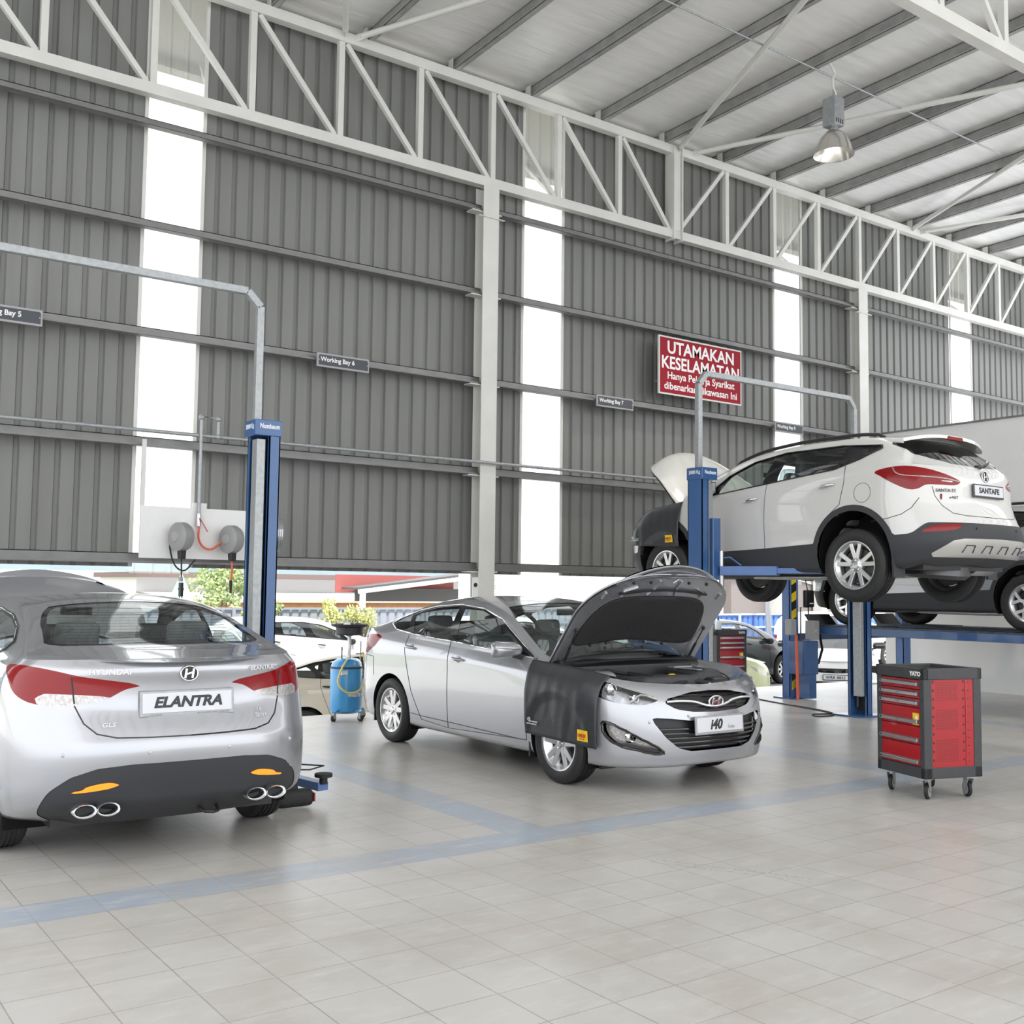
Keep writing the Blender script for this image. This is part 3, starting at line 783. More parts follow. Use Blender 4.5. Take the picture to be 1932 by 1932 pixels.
M['gloss_black'] = mat('gloss_black_trim', (.008, .008, .009), .08, coat=.5)
def underbody(root, x0, x1, z, hw=.72, exhaust=True):
    u = empty('underbody'); u.parent = root
    MB().b2((x0, -hw, z), (x1, hw, z+.05)).build('floor_pan', 'black', u)
    return u
def under_hood(hood_patch, root, pivot, ang, paint, pad_poly, inner=True):
    """hood panel swung up about its rear edge, with the pressed inner panel and felt pad below it"""
    px, pz = pivot
    T = Matrix.Translation((px, 0, pz)) @ Matrix.Rotation(ang, 4, 'Y') @ Matrix.Translation((-px, 0, -pz))
    h = hood_patch.build('hood', paint, root, mtx=T, thick=.012)
    if inner:
        X = [0, 1]
        ip = hood_patch.off(-.03)
        _, frame = ip.cutp(X, pad_poly)
        frame.build('inner_panel', paint, h, mtx=T)
        pad, _ = hood_patch.off(-.034).cutp(X, pad_poly)
        pad.build('insulation_pad', 'pad', h, mtx=T, thick=.008)
    return h, T
# ================================================================ silver sedan with open hood (middle)
def rl(xf, xr, W, z, ef=2.6, er=2.8): return dict(xf=xf, xr=xr, W=W, z=z, ef=ef, er=er)
SED = dict(xfs=-.22, xrs=3.05, hw=.905, paint='silver', crown=2.3, res=dict(nf=40, ns=110, nr=34),
    rails=[rl(-.62, 3.50, (.66, .70, .68), (.20,)*7),
           rl(-.86, 3.74, (.845, .845, .845), (.215, .205, .20, .20, .215, .26, .28)),
           rl(-.905, 3.79, (.885, .872, .885), (.27, .27, .28, .285, .30, .36, .38)),
           rl(-.925, 3.815, (.902, .885, .905), (.40, .42, .46, .46, .48, .52, .54), 2.5),
           rl(-.915, 3.80, (.905, .890, .908), (.56, .59, .64, .63, .66, .70, .70), 2.5),
           rl(-.885, 3.775, (.900, .888, .905), (.68, .71, .77, .78, .82, .86, .84), 2.5),
           rl(-.84, 3.75, (.885, .888, .898), (.755, .79, .85, .89, .94, .99, .97), 2.5),
           rl(-.80, 3.735, (.865, .878, .880), (.795, .83, .89, .95, 1.02, 1.07, 1.06), 2.5),
           rl(-.755, 3.72, (.835, .858, .845), (.825, .86, .93, 1.02, 1.10, 1.13, 1.125), 2.5)],
    E=[(.24, .835, .955), (.48, .79, 1.075), (.74, .745, 1.20), (1.03, .70, 1.33), (1.33, .665, 1.415), (1.75, .64, 1.458), (2.2, .635, 1.435), (2.62, .655, 1.355), (3.0, .70, 1.245), (3.3, .765, 1.16), (3.48, .81, 1.125)],
    C=[(-.22, -.30, .975), (.05, -.05, 1.03), (.26, .08, 1.055), (.50, .30, 1.16), (.74, .55, 1.265), (1.03, .88, 1.395), (1.33, 1.24, 1.472), (1.75, 1.75, 1.505), (2.2, 2.28, 1.49), (2.62, 2.72, 1.42), (3.0, 3.08, 1.30), (3.3, 3.36, 1.19), (3.48, 3.5, 1.155)],
    arches=[(0, .325, .372), (2.77, .325, .372)],
    dlo=[(.36, .985), (1.0, 1.028), (1.74, 1.075), (2.45, 1.112), (2.80, 1.145), (2.99, 1.20), (2.86, 1.262), (2.55, 1.345), (2.2, 1.395), (1.78, 1.418), (1.36, 1.385), (1.02, 1.295), (.68, 1.13)],
    windows=[('fw', [(.50, 1.00), (1.0, 1.035), (1.62, 1.075), (1.69, 1.395), (1.40, 1.372), (1.04, 1.28), (.72, 1.128)]),
             ('rw', [(1.76, 1.083), (2.42, 1.12), (2.56, 1.30), (2.2, 1.378), (1.80, 1.402)]),
             ('qw', [(2.54, 1.135), (2.78, 1.155), (2.95, 1.20), (2.80, 1.262), (2.66, 1.295)])],
    doors=[('front_door', [(.44, .30), (1.70, .26), (1.705, 1.09), (1.0, 1.03), (.36, .985), (.42, .75)], ['fw']),
           ('rear_door', [(1.70, .26), (2.18, .29), (2.36, .55), (2.46, .80), (2.52, .98), (2.50, 1.118), (1.705, 1.08)], ['rw'])],
    handles=[('front_door', 1.52, .915, -.05), ('rear_door', 2.40, .985, -.06)],
    cowl=.26, lining=(1.2, 2.9), liner='dark')
i40 = thing('sedan_car', 'silver sedan with its hood propped open and a black cover on the near fender', 'car', (6.33, 6.93, 0), R(90))
A = build_car({**SED, 'ws': [(1.144+0, .10), (1.144, 1.2), (1.44, 1.2), (1.435, .16), (1.36, .07), (1.24, .05), (1.18, .05)], 'bl': [(1.83, 1.2), (1.84, .2), (1.93, .14), (2.05, .16), (2.065, 1.2)]}, i40)
sk = A['sk']; K = A['K']
SED['paint'] = 'silver'
both_ws = A['ws'].off(-.004).build('windscreen', 'glass', i40)
A['bl'].off(-.004).build('rear_window', 'glass', i40)
door_set(i40, A, SED, 'silver', 'chrome')
handles(A, SED, 'silver')
mirror_pair(A, i40, 'front_door', .60, .86, 1.02, 'silver')
P = A['rest']
hlp = spline([(.54, .735), (.66, .775), (.86, .825), (1.05, .875), (1.25, .93), (1.22, .845), (1.05, .745), (.90, .705), (.72, .690), (.62, .700)], 4, True)
hl, P = P.cutp(SFZ, hlp, lambda V: V[:, 3]-1.5)
fgp = spline([(.52, .335), (.66, .41), (.82, .49), (.99, .555), (1.01, .50), (.97, .43), (.86, .375), (.68, .335), (.58, .322)], 4, True)
fg, P = P.cutp(SFZ, fgp, lambda V: V[:, 3]-1.5)
g1, P = P.cutp(YZ, [(0, .782), (.22, .775), (.45, .735), (.49, .705), (.40, .655), (.25, .63), (0, .62), (-.1, .62), (-.1, .79)], lambda V: V[:, 3]-.9)
g2, P = P.cutp(YZ, [(-.1, .565), (.28, .565), (.45, .585), (.60, .595), (.585, .55), (.50, .44), (.40, .36), (.28, .33), (-.1, .33)], lambda V: V[:, 3]-.9)
tl, P = P.cutp(SRZ, [(.46, .90), (.46, 1.0), (.75, 1.03), (1.05, 1.075), (1.36, 1.085), (1.40, 1.05), (1.30, .96), (1.12, .88), (.80, .88)], lambda V: 1.5-V[:, 3])
fb, P = P.cutp(SFZ, [(-.1, .1), (.98, .1), (.98, .75), (1.2, .84), (1.22, .90), (.9, .86), (-.1, .86)], lambda V: np.maximum(V[:, 3]-1.02, V[:, 4]-(K-1)))
rb, P = P.cutp(SRZ, [(-.1, .1), (1.0, .1), (1.0, .8), (.9, .86), (-.1, .82)], lambda V: 1.98-V[:, 3])
lid, P = P.clip(np.maximum(sk.U(3.42)-P.V[:, 3], np.maximum(P.V[:, 1]-.70, .80-P.V[:, 2])))
bodyo = P.build('body_shell', 'silver', i40)
fb.build('front_bumper', 'silver', i40); rb.build('rear_bumper', 'silver', i40); lid.build('trunk_lid', 'silver', i40)
both(tl, 'tail_lamp', 'lampred', i40)
for s in (1, -1):                                    # head lamps: bucket, lens, projector, running-light strip
    e = empty('head_lamp'); e.parent = i40
    hl.off(-.055).build('lamp_bucket', mat('lamp_bucket_chrome', (.30, .30, .32), .25, .8, noise=.5, nscale=14), e, side=s)
    hl.build('lamp_lens', 'lens', e, side=s)
    c = Vector((-.60, s*.70, .765)); mtb = Matrix.Rotation(R(-90+0), 3, 'Y')
    for dy, z, rr in ((.665, .735, .036), (.785, .80, .048)):
        dx = sk.front(dy, z).x+.02
        MB().lathe([(0, .02), (rr*.6, .012), (rr*.8, -.005), (rr, .0), (rr*1.1, -.03)], 20, (dx+.02, s*dy, z), 'X', mtx=Matrix.Rotation(pi, 3, 'Z')).build('projector', 'chrome', e, smooth=50)
    strip = [Vector((sk.front(a, b).x+.012, s*a, b)) for a, b in ((.52, .728), (.56, .742), (.60, .758), (.64, .762), (.67, .75), (.69, .725), (.72, .71))]
    MB().tube(strip, .010, 6).build('running_light', 'lampclear', e, smooth=60)
    f = empty('fog_lamp'); f.parent = i40
    fg.off(-.06).build('fog_housing', 'lampclear', f, side=s)
    q = sk.front(.72, .44); MB().lathe([(0, .0), (.035, -.004), (.045, .01), (.05, .03)], 20, (q.x+.012, s*.72, .445), 'X').build('fog_bulb', 'chrome', f, smooth=50)
    l = [Vector((p.x-.002, s*p.y, p.z)) for p in [Vector((v[0], v[1], v[2])) for v in [(sk.G[:, 0][0])][:0]]]
    fl, _ = fg.cutp(SFZ, [(.4, .2), (1.1, .2), (1.1, .40), (.80, .395), (.70, .375), (.62, .36), (.4, .30)])
    fl.off(-.01).build('fog_trim', 'gloss_black', f, side=s)
    # trim ring of the fog lamp
ring = []
def surf_sf(sk, sfv, z):                             # skin point at unwrapped front distance, height
    V = sk.all.V; m = V[:, 4] <= sk.K-1; d = (V[:, 8]-sfv)**2+(V[:, 2]-z)**2; d[~m] = 9; i = np.argsort(d)[:4]; w = 1/(d[i]+1e-6)
    return Vector((V[i, :3]*w[:, None]).sum(0)/w.sum())
pts = [surf_sf(sk, a, b) for a, b in fgp]
for s in (1, -1): MB().tube([Vector((p.x, s*p.y, p.z)) for p in pts], .011, 6, closed=True).build('fog_lamp_surround', 'gloss_black', i40, smooth=60)
ug = empty('upper_grille'); ug.parent = i40
g1.off(-.03).build('grille_backing', 'black', ug)
b = MB()
for z in (.650, .675, .735, .755):
    b.tube([Vector((sk.front(a, z).x+.012, a, z)) for a in np.linspace(-.40, .40, 15)], .004, 5)
b.build('slats', 'gloss_black', ug, smooth=60)
wing = [Vector((sk.front(a, z).x-.004, a, z)) for a, z in ((-.47, .712), (-.36, .715), (-.22, .705), (-.11, .675), (0, .663), (.11, .675), (.22, .705), (.36, .715), (.47, .712))]
MB().tube([Vector(p) for p in spline(wing, 5)], .012, 8).build('chrome_wing', 'chrome', ug, smooth=60)
pt = sk.front(0, .70); emblem(ug, face_mtx((pt.x-.018, 0, .70), (0, -1, 0)), .078, .042)
lg = empty('lower_grille'); lg.parent = i40
g2.off(-.05).build('grille_backing', 'black', lg)
b = MB()
for z in (.36, .395, .43, .465, .50):
    yy = .42+(z-.36)*.8
    b.tube([Vector((sk.front(a, z).x+.02, a, z)) for a in np.linspace(-yy, yy, 17)], .009, 6)
b.build('slats', 'gloss_black', lg, smooth=60)
pt = sk.front(.25, .52)
np_ = number_plate(i40, face_mtx((pt.x-.03, 0, .525), (0, -1, 0), (.06, 0, 1)), .54, .145)
text('i40', .105, 'text_black', np_, face_mtx((-.05, 0, .0085), (1, 0, 0), (0, 1, 0)), 'model_name', shear=.25, bold=.004)
text('Sedan', .04, 'text_grey', np_, face_mtx((.12, -.022, .0085), (1, 0, 0), (0, 1, 0)), 'model_name', sx=.8)
for y in (.62, -.62, .3, -.3):
    q = sk.front(y, .56 if abs(y) > .5 else .60)
    if q: MB().ball((q.x-.001, y, q.z), .011, 10, 6, (.4, 1, 1)).build('parking_sensor', 'silver', i40, smooth=60)
# hood, up at 47 degrees, with pressed inner frame, felt, hinges' gas struts
PADP = spline([(-.47, 0), (-.46, .38), (-.40, .56), (-.22, .66), (.0, .69), (.06, .66), (.09, .5), (.07, 0), (.07, -.001)], 3)
PADP = [(a, b) for a, b in PADP]; PADP = PADP+[(.07, -.2), (-.47, -.2)]
hood, HT = under_hood(A['hood'], i40, (.24, 1.0), R(55), 'silver', PADP)
hd = [HT @ Vector(p) for p in ((-.60, -.52, .80), (-.60, 0, .835), (-.60, .52, .80))]
MB().tube([HT @ Vector((x, y, sk.top(x, min(abs(y), .7)).z-.045)) for x, y in ((-.52, -.50), (-.545, -.25), (-.555, 0), (-.545, .25), (-.52, .50))], .012, 6).build('rubber_seal', 'rubber', hood, smooth=60)
MB().tube([HT @ Vector(p) for p in ((-.68, -.035, .80), (-.72, 0, .795), (-.68, .035, .80))], .006, 6).build('latch_striker', 'steel', hood, smooth=60)
b = MB()
for y in (-.42, -.22, .22, .42):
    for x in (-.64, .115): b.ball(HT @ Vector((x, y, sk.top(x, abs(y)).z-.036)), .014, 8, 6)
b.build('bump_stops', 'rubber', hood, smooth=60)
rib = MB()
for y in (-.66, -.45, -.16, .16, .45, .66):
    rib.tube([HT @ Vector((x, y*(1-.25*(x < -.55)), sk.top(x, abs(y)*(1-.25*(x < -.55))).z-.034)) for x in ((-.70+.25*abs(y)), -.6+.12*abs(y), -.50+.05*abs(y))], .014, 6)
rib.build('pressed_ribs', 'silver', hood, smooth=60)
for s in (1, -1):
    top_ = HT @ Vector((-.12, s*.74, sk.top(-.12, .70).z-.05)); bot = Vector((.16, s*.72, .93))
    st = empty('gas_strut'); st.parent = i40
    mid = bot.lerp(top_, .55)
    MB().tube([bot, mid], .012, 8).build('strut_tube', 'black', st, smooth=60); MB().tube([mid, top_], .006, 8).build('strut_rod', 'black', st, smooth=60)
    MB().ball(top_, .016).build('ball_joint', 'black', st, smooth=60)
# engine bay
eb = empty('engine_bay'); eb.parent = i40
loop = [sk.Rr[j] for j in range(len(sk.u)) if sk.u[j] < sk.U(.24)]
L1 = [Vector((p[0]+.03, max(0, p[1]-.05), p[2]-.015)) for p in loop]; L2 = [Vector((p[0]+.06, max(0, p[1]-.13), p[2]-.05)) for p in loop]; L3 = [Vector((p[0]+.10, max(0, p[1]-.17), .58)) for p in loop]
full = lambda Lp: [Vector((p.x, -p.y, p.z)) for p in reversed(Lp)]+Lp[1:]
L0 = [Vector(p) for p in loop]
MB().grid([full(L0), full(L1), full(L2)]).build('bay_flange', 'silver', eb, smooth=50)
MB().grid([full(L2), full(L3)]).build('bay_side_wall', 'alloy_dark', eb, smooth=50)
MB().b2((-.60, -.64, .56), (.30, .64, .60)).build('bay_floor', 'black', eb)
MB().prism([(.02, .60), (.05, .93), (.12, .98), (.30, .985), (.34, .60)], -.78, .78, 'Y').build('bulkhead', 'black', eb, bevel=.015)
MB().tube([(.02, y, .965+.03*cos(y*1.6)-.02) for y in np.linspace(-.72, .72, 13)], .014, 6).build('bulkhead_seal', 'rubber', eb, smooth=60)
cw, _ = sk.all.clip(np.maximum(np.abs(sk.all.V[:, 3]-sk.U(.30))-.035, (K+.06)-sk.all.V[:, 4]))
cw.off(-.012).build('cowl_panel', 'black', eb)
for s, o in ((1, 0), (-1, .05)):
    MB().tube([(.30, s*.62, 1.0), (.22+o, s*.35, 1.055), (.16+o, s*.05-.05, 1.085)], .009, 6).build('wiper_arm', 'black', eb, smooth=60)
    MB().bar((.30+o, s*.60-.1, 1.04), (.19+o, s*.10-.2, 1.098), .014, .02).build('wiper_blade', 'black', eb)
ec = empty('engine_cover'); ec.parent = eb
rounded('cover_top', 'dark', ec, (-.32, .10, .80), (.42, .62, .14), ry=.06)
for yy in (-.12, .31): MB().tube([(-.50, yy, .862), (-.36, yy, .875), (-.2, yy, .878)], .02, 8).build('cover_rib', 'black', ec, smooth=60)
MB().ball((-.40, .0, .873), .032, 14, 8, (.9, 1.2, .35)).build('oil_cap', 'yellow', ec, smooth=60)
rounded('air_box', 'dark', eb, (-.22, -.48, .79), (.34, .34, .22))
rounded('battery', 'black', eb, (-.42, -.50, .74), (.20, .26, .20))
MB().b2((-.36, -.40, .895), (-.12, -.34, .905)).b2((-.12, -.52, .90), (-.04, -.30, .915)).build('battery_clamp', 'galv', eb, bevel=.004)
rounded('coolant_tank', 'galv', eb, (-.10, .52, .82), (.22, .20, .16))
rounded('fuse_box', 'black', eb, (-.30, .52, .78), (.26, .18, .16))
MB().tube([(-.05, .2, .86), (-.06, .42, .90), (-.10, .58, .88), (-.3, .62, .84)], .016, 8).build('coolant_hose', 'rubber', eb, smooth=60)
MB().tube([(-.55, -.3, .80), (-.5, -.1, .83), (-.55, .15, .80), (-.58, .4, .77)], .022, 8).build('intake_hose', 'rubber', eb, smooth=60)
MB().ball((-.52, .44, .80), .028, 10, 6, (1.3, 1, .6)).build('washer_cap', mat('blue_cap', (.02, .12, .5), .4), eb, smooth=60)
MB().prism([(-.68, .72), (-.67, .79), (-.56, .80), (-.54, .72)], -.46, .46, 'Y').build('slam_panel', 'black', eb, bevel=.008)
b = MB()
for y in (-.4, -.2, .05, .25, .42): b.lathe([(0, 0), (.012, 0), (.014, -.006)], 8, (-.64, y, .818))
b.build('panel_clips', 'steel', eb)
for s in (.66, -.66): MB().bar((-.5, s, .80), (.05, s*1.02, .90), .03, .03).build('inner_rail', 'galv', eb)
# cabin
cabin(i40, sk, SED, [(1.35, .37, .30, .50), (1.35, -.37, .30, .50), (2.25, 0, .32, 1.2, 'rear_seat')], .30, .62, 2.55, 1.0, -.37, (2.62, 3.36, 1.10))
rounded('interior_mirror', 'black', i40, (1.02, 0, 1.36), (.03, .22, .06))
underbody(i40, -.5, 3.5, .19, .66)
for s in (1, -1):
    make_wheel(i40, 0, s*.795, .325, .325, .222, .215, 'ten', 0); make_wheel(i40, 2.77, s*.80, .325, .325, .222, .215, 'ten')
    MB().box((-.40, s*.70, .19), (.03, .16, .05)).build('air_deflector', 'black', i40)
    MB().box((.40, s*.80, .27), (.02, .16, .20)).build('mud_flap', 'black', i40); MB().box((3.14, s*.80, .28), (.02, .16, .20)).build('mud_flap', 'black', i40)
bl_ = sk.line_side(dense([(-.18, .90), (-.1, .60), (.2, .73), (.40, .76)]), 0)
seam(i40, sk.line_side(dense([(3.35, .86), (3.14, .85), (3.12, .66)]), .0003), sk.line_side(dense([(2.385, .335), (2.2, .325), (.5, .295)]), .0003))
# ================================================================ silver saloon seen from behind (left)
EL = dict(xfs=-.20, xrs=2.95, hw=.905, paint='silver2', crown=2.4, res=dict(nf=26, ns=100, nr=56),
    rails=[rl(-.60, 3.40, (.66, .70, .68), (.21,)*7),
           rl(-.80, 3.585, (.83, .86, .85), (.22, .21, .21, .21, .23, .315, .335)),
           rl(-.84, 3.635, (.875, .885, .895), (.28, .28, .29, .30, .33, .40, .42), 2.6, 2.9),
           rl(-.855, 3.675, (.895, .895, .912), (.42, .44, .47, .47, .49, .53, .55), 2.6, 2.7),
           rl(-.85, 3.685, (.900, .898, .915), (.57, .60, .64, .63, .67, .66, .66), 2.6, 2.6),
           rl(-.83, 3.655, (.895, .895, .915), (.68, .71, .76, .77, .80, .76, .745), 2.6, 2.5),
           rl(-.80, 3.590, (.885, .893, .908), (.75, .78, .84, .87, .92, .90, .87), 2.6, 2.5),
           rl(-.77, 3.585, (.870, .880, .893), (.79, .825, .89, .95, 1.02, 1.01, .99), 2.5, 2.45),
           rl(-.74, 3.600, (.855, .865, .868), (.815, .85, .92, 1.00, 1.085, 1.085, 1.085), 2.5, 2.4),
           rl(-.72, 3.570, (.835, .85, .835), (.83, .865, .94, 1.03, 1.125, 1.145, 1.150), 2.5, 2.35)],
    E=[(.24, .83, .97), (.5, .785, 1.10), (.75, .74, 1.23), (1.0, .70, 1.35), (1.3, .665, 1.43), (1.7, .645, 1.455), (2.1, .64, 1.425), (2.45, .66, 1.36), (2.8, .71, 1.265), (3.05, .765, 1.185), (3.22, .80, 1.14)],
    C=[(-.2, -.28, .975), (.05, -.05, 1.03), (.24, .06, 1.055), (.5, .3, 1.17), (.75, .56, 1.29), (1.0, .86, 1.40), (1.3, 1.22, 1.48), (1.7, 1.7, 1.51), (2.1, 2.16, 1.495), (2.45, 2.55, 1.42), (2.8, 2.88, 1.30), (3.05, 3.14, 1.205), (3.22, 3.27, 1.185)],
    arches=[(0, .325, .372), (2.70, .325, .372)],
    dlo=[(.36, 1.0), (1.0, 1.045), (1.74, 1.09), (2.45, 1.135), (2.66, 1.17), (2.72, 1.215), (2.5, 1.30), (2.2, 1.365), (1.78, 1.405), (1.36, 1.385), (1.02, 1.305), (.68, 1.14)],
    windows=[('fw', [(.50, 1.02), (1.0, 1.055), (1.60, 1.093), (1.67, 1.385), (1.40, 1.372), (1.04, 1.29), (.72, 1.138)]),
             ('rw', [(1.74, 1.10), (2.40, 1.14), (2.62, 1.18), (2.66, 1.215), (2.48, 1.285), (2.2, 1.345), (1.78, 1.388)])],
    doors=[('front_door', [(.44, .30), (1.68, .27), (1.69, 1.10), (1.0, 1.045), (.36, 1.0), (.42, .75)], ['fw']),
           ('rear_door', [(1.68, .27), (2.10, .30), (2.28, .55), (2.40, .80), (2.46, .98), (2.46, 1.14), (1.69, 1.095)], ['rw'])],
    handles=[('front_door', 1.48, .95, -.05), ('rear_door', 2.32, 1.01, -.06)], cowl=.24, lining=(1.1, 2.3))
EL_WS = [(1.144, .10), (1.144, 1.2), (1.44, 1.2), (1.435, .16), (1.36, .07), (1.24, .05), (1.18, .05)]
el = thing('sedan_car', 'silver sedan seen from behind with red tail lamps and twin oval exhausts', 'car', (2.12, 9.77, 0), R(-90))
A = build_car({**EL, 'ws': EL_WS, 'bl': [(1.795, 1.2), (1.795, .22), (1.83, .13), (1.90, .09), (2.012, .11), (2.03, .22), (2.034, 1.2)]}, el)
sk = A['sk']; K = A['K']
A['ws'].off(-.004).build('windscreen', 'glass', el)
blg, blf = A['bl'].cutp(lambda V: np.stack([V[:, 3], V[:, 4]-K], 1), [(1.807, 1.2), (1.807, .25), (1.84, .175), (1.90, .14), (2.0, .165), (2.016, .25), (2.02, 1.2)])
bk = blg.off(-.004).build('rear_window', 'glass', el)
blf.off(-.003).build('window_frit', 'gloss_black', el)
b = MB()
for z in np.linspace(1.21, 1.39, 12):
    l = []
    for y in np.linspace(-.52, .52, 21):
        h = sk.tree.ray_cast(Vector((8, abs(y), z)), Vector((-1, 0, 0)))[0]
        if h: l.append(Vector((h.x-.012, y, z)))
    b.tube(l, .0012, 4)
b.build('heater_lines', 'dark', bk)
door_set(el, A, EL, 'silver2', 'gloss_black')
handles(A, EL, 'silver2')
mirror_pair(A, el, 'front_door', .60, .86, 1.04, 'silver2')
P = A['rest']
tlp = spline([(.27, 1.002), (.46, 1.033), (.62, 1.055), (.78, 1.085), (.95, 1.105), (1.12, 1.11), (1.26, 1.095), (1.14, 1.03), (1.03, .955), (.90, .91), (.76, .895), (.60, .898), (.46, .925), (.36, .98)], 3, True)
tl, P = P.cutp(SRZ, tlp, lambda V: 1.5-V[:, 3])
tll, tl = tl.cutp(SRZ, [(.40, .93), (.48, .945), (.62, .955), (.80, .96), (.86, .935), (.84, .90), (.6, .88), (.4, .88)])
lid, P = P.clip(np.maximum(sk.U(3.26)-P.V[:, 3], np.maximum(P.V[:, 1]-.74, (K-1+.0)-P.V[:, 4])))
lidp = [(-.1, 1.2), (.74, 1.2), (.70, 1.05), (.615, 1.0), (.595, .88), (.56, .80), (.50, .745), (.40, .722), (-.1, .715)]
lid2, P = P.cutp(YZ, lidp, lambda V: 2.2-V[:, 3])
dif, P = P.cutp(SRZ, [(-.1, .575), (.30, .575), (.48, .56), (.62, .515), (.74, .435), (.86, .30), (.9, .1), (-.1, .1)], lambda V: 2.05-V[:, 3])
ref, dif = dif.cutp(SRZ, spline([(.33, .472), (.41, .480), (.50, .466), (.61, .428), (.51, .432), (.40, .445)], 3, True))
rb, P = P.cutp(SRZ, [(-.1, .1), (1.12, .1), (1.16, .8), (1.0, .92), (-.1, .92)], lambda V: 1.98-V[:, 3])
P.build('body_shell', 'silver2', el)
rb.build('rear_bumper', 'silver2', el)
lo = merge(lid, lid2).build('trunk_lid', 'silver2', el)
dif.off(-.004).build('rear_diffuser', 'clad_black', el)
both(tl, 'tail_lamp', 'lampred', el)
both(tll, 'reversing_lamp', 'lampclear', el)
for s in (1, -1):
    f = ref.off(.001).build('rear_reflector', 'amber', el, side=s)
    x = empty('exhaust_tip'); x.parent = el
    for dy in (-.062, .062):
        c = (3.50, s*.49+dy, .335); o, i = [], []
        for k in range(28):
            a = 2*pi*k/28; o.append((.064*cos(a), .041*sin(a))); i.append((.050*cos(a), .028*sin(a)))
        m = MB(); n = 28; vs = []
        for xx, ring in ((.0, o), (.115, o), (.125, [(p*.93, q*.9) for p, q in o]), (.115, i), (.02, i)): vs += [(c[0]+xx, c[1]+p, c[2]+q) for p, q in ring]
        m.add(vs, [(r_*n+k, r_*n+(k+1) % n, (r_+1)*n+(k+1) % n, (r_+1)*n+k) for r_ in range(4) for k in range(n)])
        m.build('oval_pipe', 'chrome', x, smooth=60)
        MB().prism([(c[1]+p, c[2]+q) for p, q in i], c[0]+.03, c[0]+.035, 'X').build('pipe_bore', 'black', x)
    MB().tube([(3.52, s*.49, .335), (3.2, s*.45, .34), (2.9, s*.3, .30)], .035, 10).build('muffler_pipe', 'cast', x, smooth=60)
for y in (.66, .23, -.23, -.66):
    q = sk.rear(y, .635); MB().lathe([(0, .003), (.010, .002), (.012, -.003)], 14, (q.x+.001, y, .635), 'X').build('parking_sensor', 'silver2', el, smooth=60)
seam(el, sk.line_rear(dense([(.615, 1.05), (.60, .905)], .02)), sk.line_rear(dense([(.60, .895), (.56, .80), (.50, .745), (.40, .722), (.2, .717), (0, .715)], .03)), r=.0045)
p = sk.rear(.2, .90); np_ = number_plate(el, face_mtx((p.x+.018, 0, .895), (0, 1, 0), (-.10, 0, 1)), .55, .145)
text('ELANTRA', .082, 'text_black', np_, face_mtx((0, .004, .0085), (1, 0, 0), (0, 1, 0)), 'model_name', shear=.25, bold=.0035, sx=1.12)
text('NEW THINKING. NEW POSSIBILITIES', .012, 'text_grey', np_, face_mtx((.15, -.063, .0045), (1, 0, 0), (0, 1, 0)), 'small_print')
text('HYUNDAI', .014, 'text_grey', np_, face_mtx((-.18, -.063, .0045), (1, 0, 0), (0, 1, 0)), 'small_print')
p = sk.rear(0, 1.06); emblem(el, face_mtx((p.x+.006, 0, 1.062), (0, 1, 0), (-.12, 0, 1)), .050, .042)
def badge(sk, parent, s, size, y, z, m='chrome', **k):
    p = sk.rear(y, z); q = sk.rear(y+.05 if y > 0 else y-.05, z); r_ = sk.rear(y, z+.03)
    d = Vector((p.x-q.x if y < 0 else q.x-p.x, .05, 0))
    return text(s, size, m, parent, face_mtx(p+Vector((.007, (y-abs(y)) if y < 0 else 0, 0)), d, (r_.x-p.x, 0, .03)), 'badge_lettering', ext=.002, **k)
badge(sk, el, 'HYUNDAI', .042, -.43, 1.078, sx=1.2)
badge(sk, el, 'ELANTRA', .038, .47, 1.075, sx=1.15, shear=.15)
badge(sk, el, '1.8', .030, .44, .83, shear=.2); badge(sk, el, 'Sport', .034, .45, .80, shear=.2, sx=1.1)
badge(sk, el, 'GLS', .036, -.44, .79, shear=.2, sx=1.2)
hood, HT = under_hood(A['hood'], el, (.24, 1.0), R(50), 'silver2', PADP)
for s in (1, -1):
    top_ = HT @ Vector((-.12, s*.66, sk.top(-.12, .66).z-.05)); bot = Vector((.16, s*.72, .93))
    MB().tube([bot, top_], .010, 8).build('gas_strut', 'black', el, smooth=60)
MB().b2((-.60, -.64, .56), (.30, .64, .60)).build('bay_floor', 'black', el); rounded('engine_cover', 'dark', el, (-.3, .05, .78), (.4, .6, .16))
MB().prism([(.05, .60), (.08, .93), (.14, .98), (.30, .99), (.34, .60)], -.76, .76, 'Y').build('bulkhead', 'black', el, bevel=.015)
cabin(el, sk, EL, [(1.30, .37, .32, .50), (1.30, -.37, .32, .50), (2.05, 0, .36, 1.2, 'rear_seat')], .30, .62, 2.45, 1.02, .37, (2.38, 3.20, 1.13))
rounded('interior_mirror', 'black', el, (.95, 0, 1.36), (.03, .24, .065))
underbody(el, -.5, 3.3, .20, .66)
for s in (1, -1):
    make_wheel(el, 0, s*.79, .325, .325, .215, .205, 'ten'); make_wheel(el, 2.70, s*.80, .325, .325, .215, .21, 'ten')
    MB().box((.42, s*.80, .27), (.02, .16, .20)).build('mud_flap', 'black', el)
rounded('muffler', 'cast', el, (3.10, .0, .36), (.22, .6, .14))
MB().tube([(3.45, .12, .27), (3.55, .14, .25), (3.58, .18, .25), (3.55, .22, .25), (3.45, .24, .27)], .010, 6).build('tow_hook', 'black', el, smooth=60)
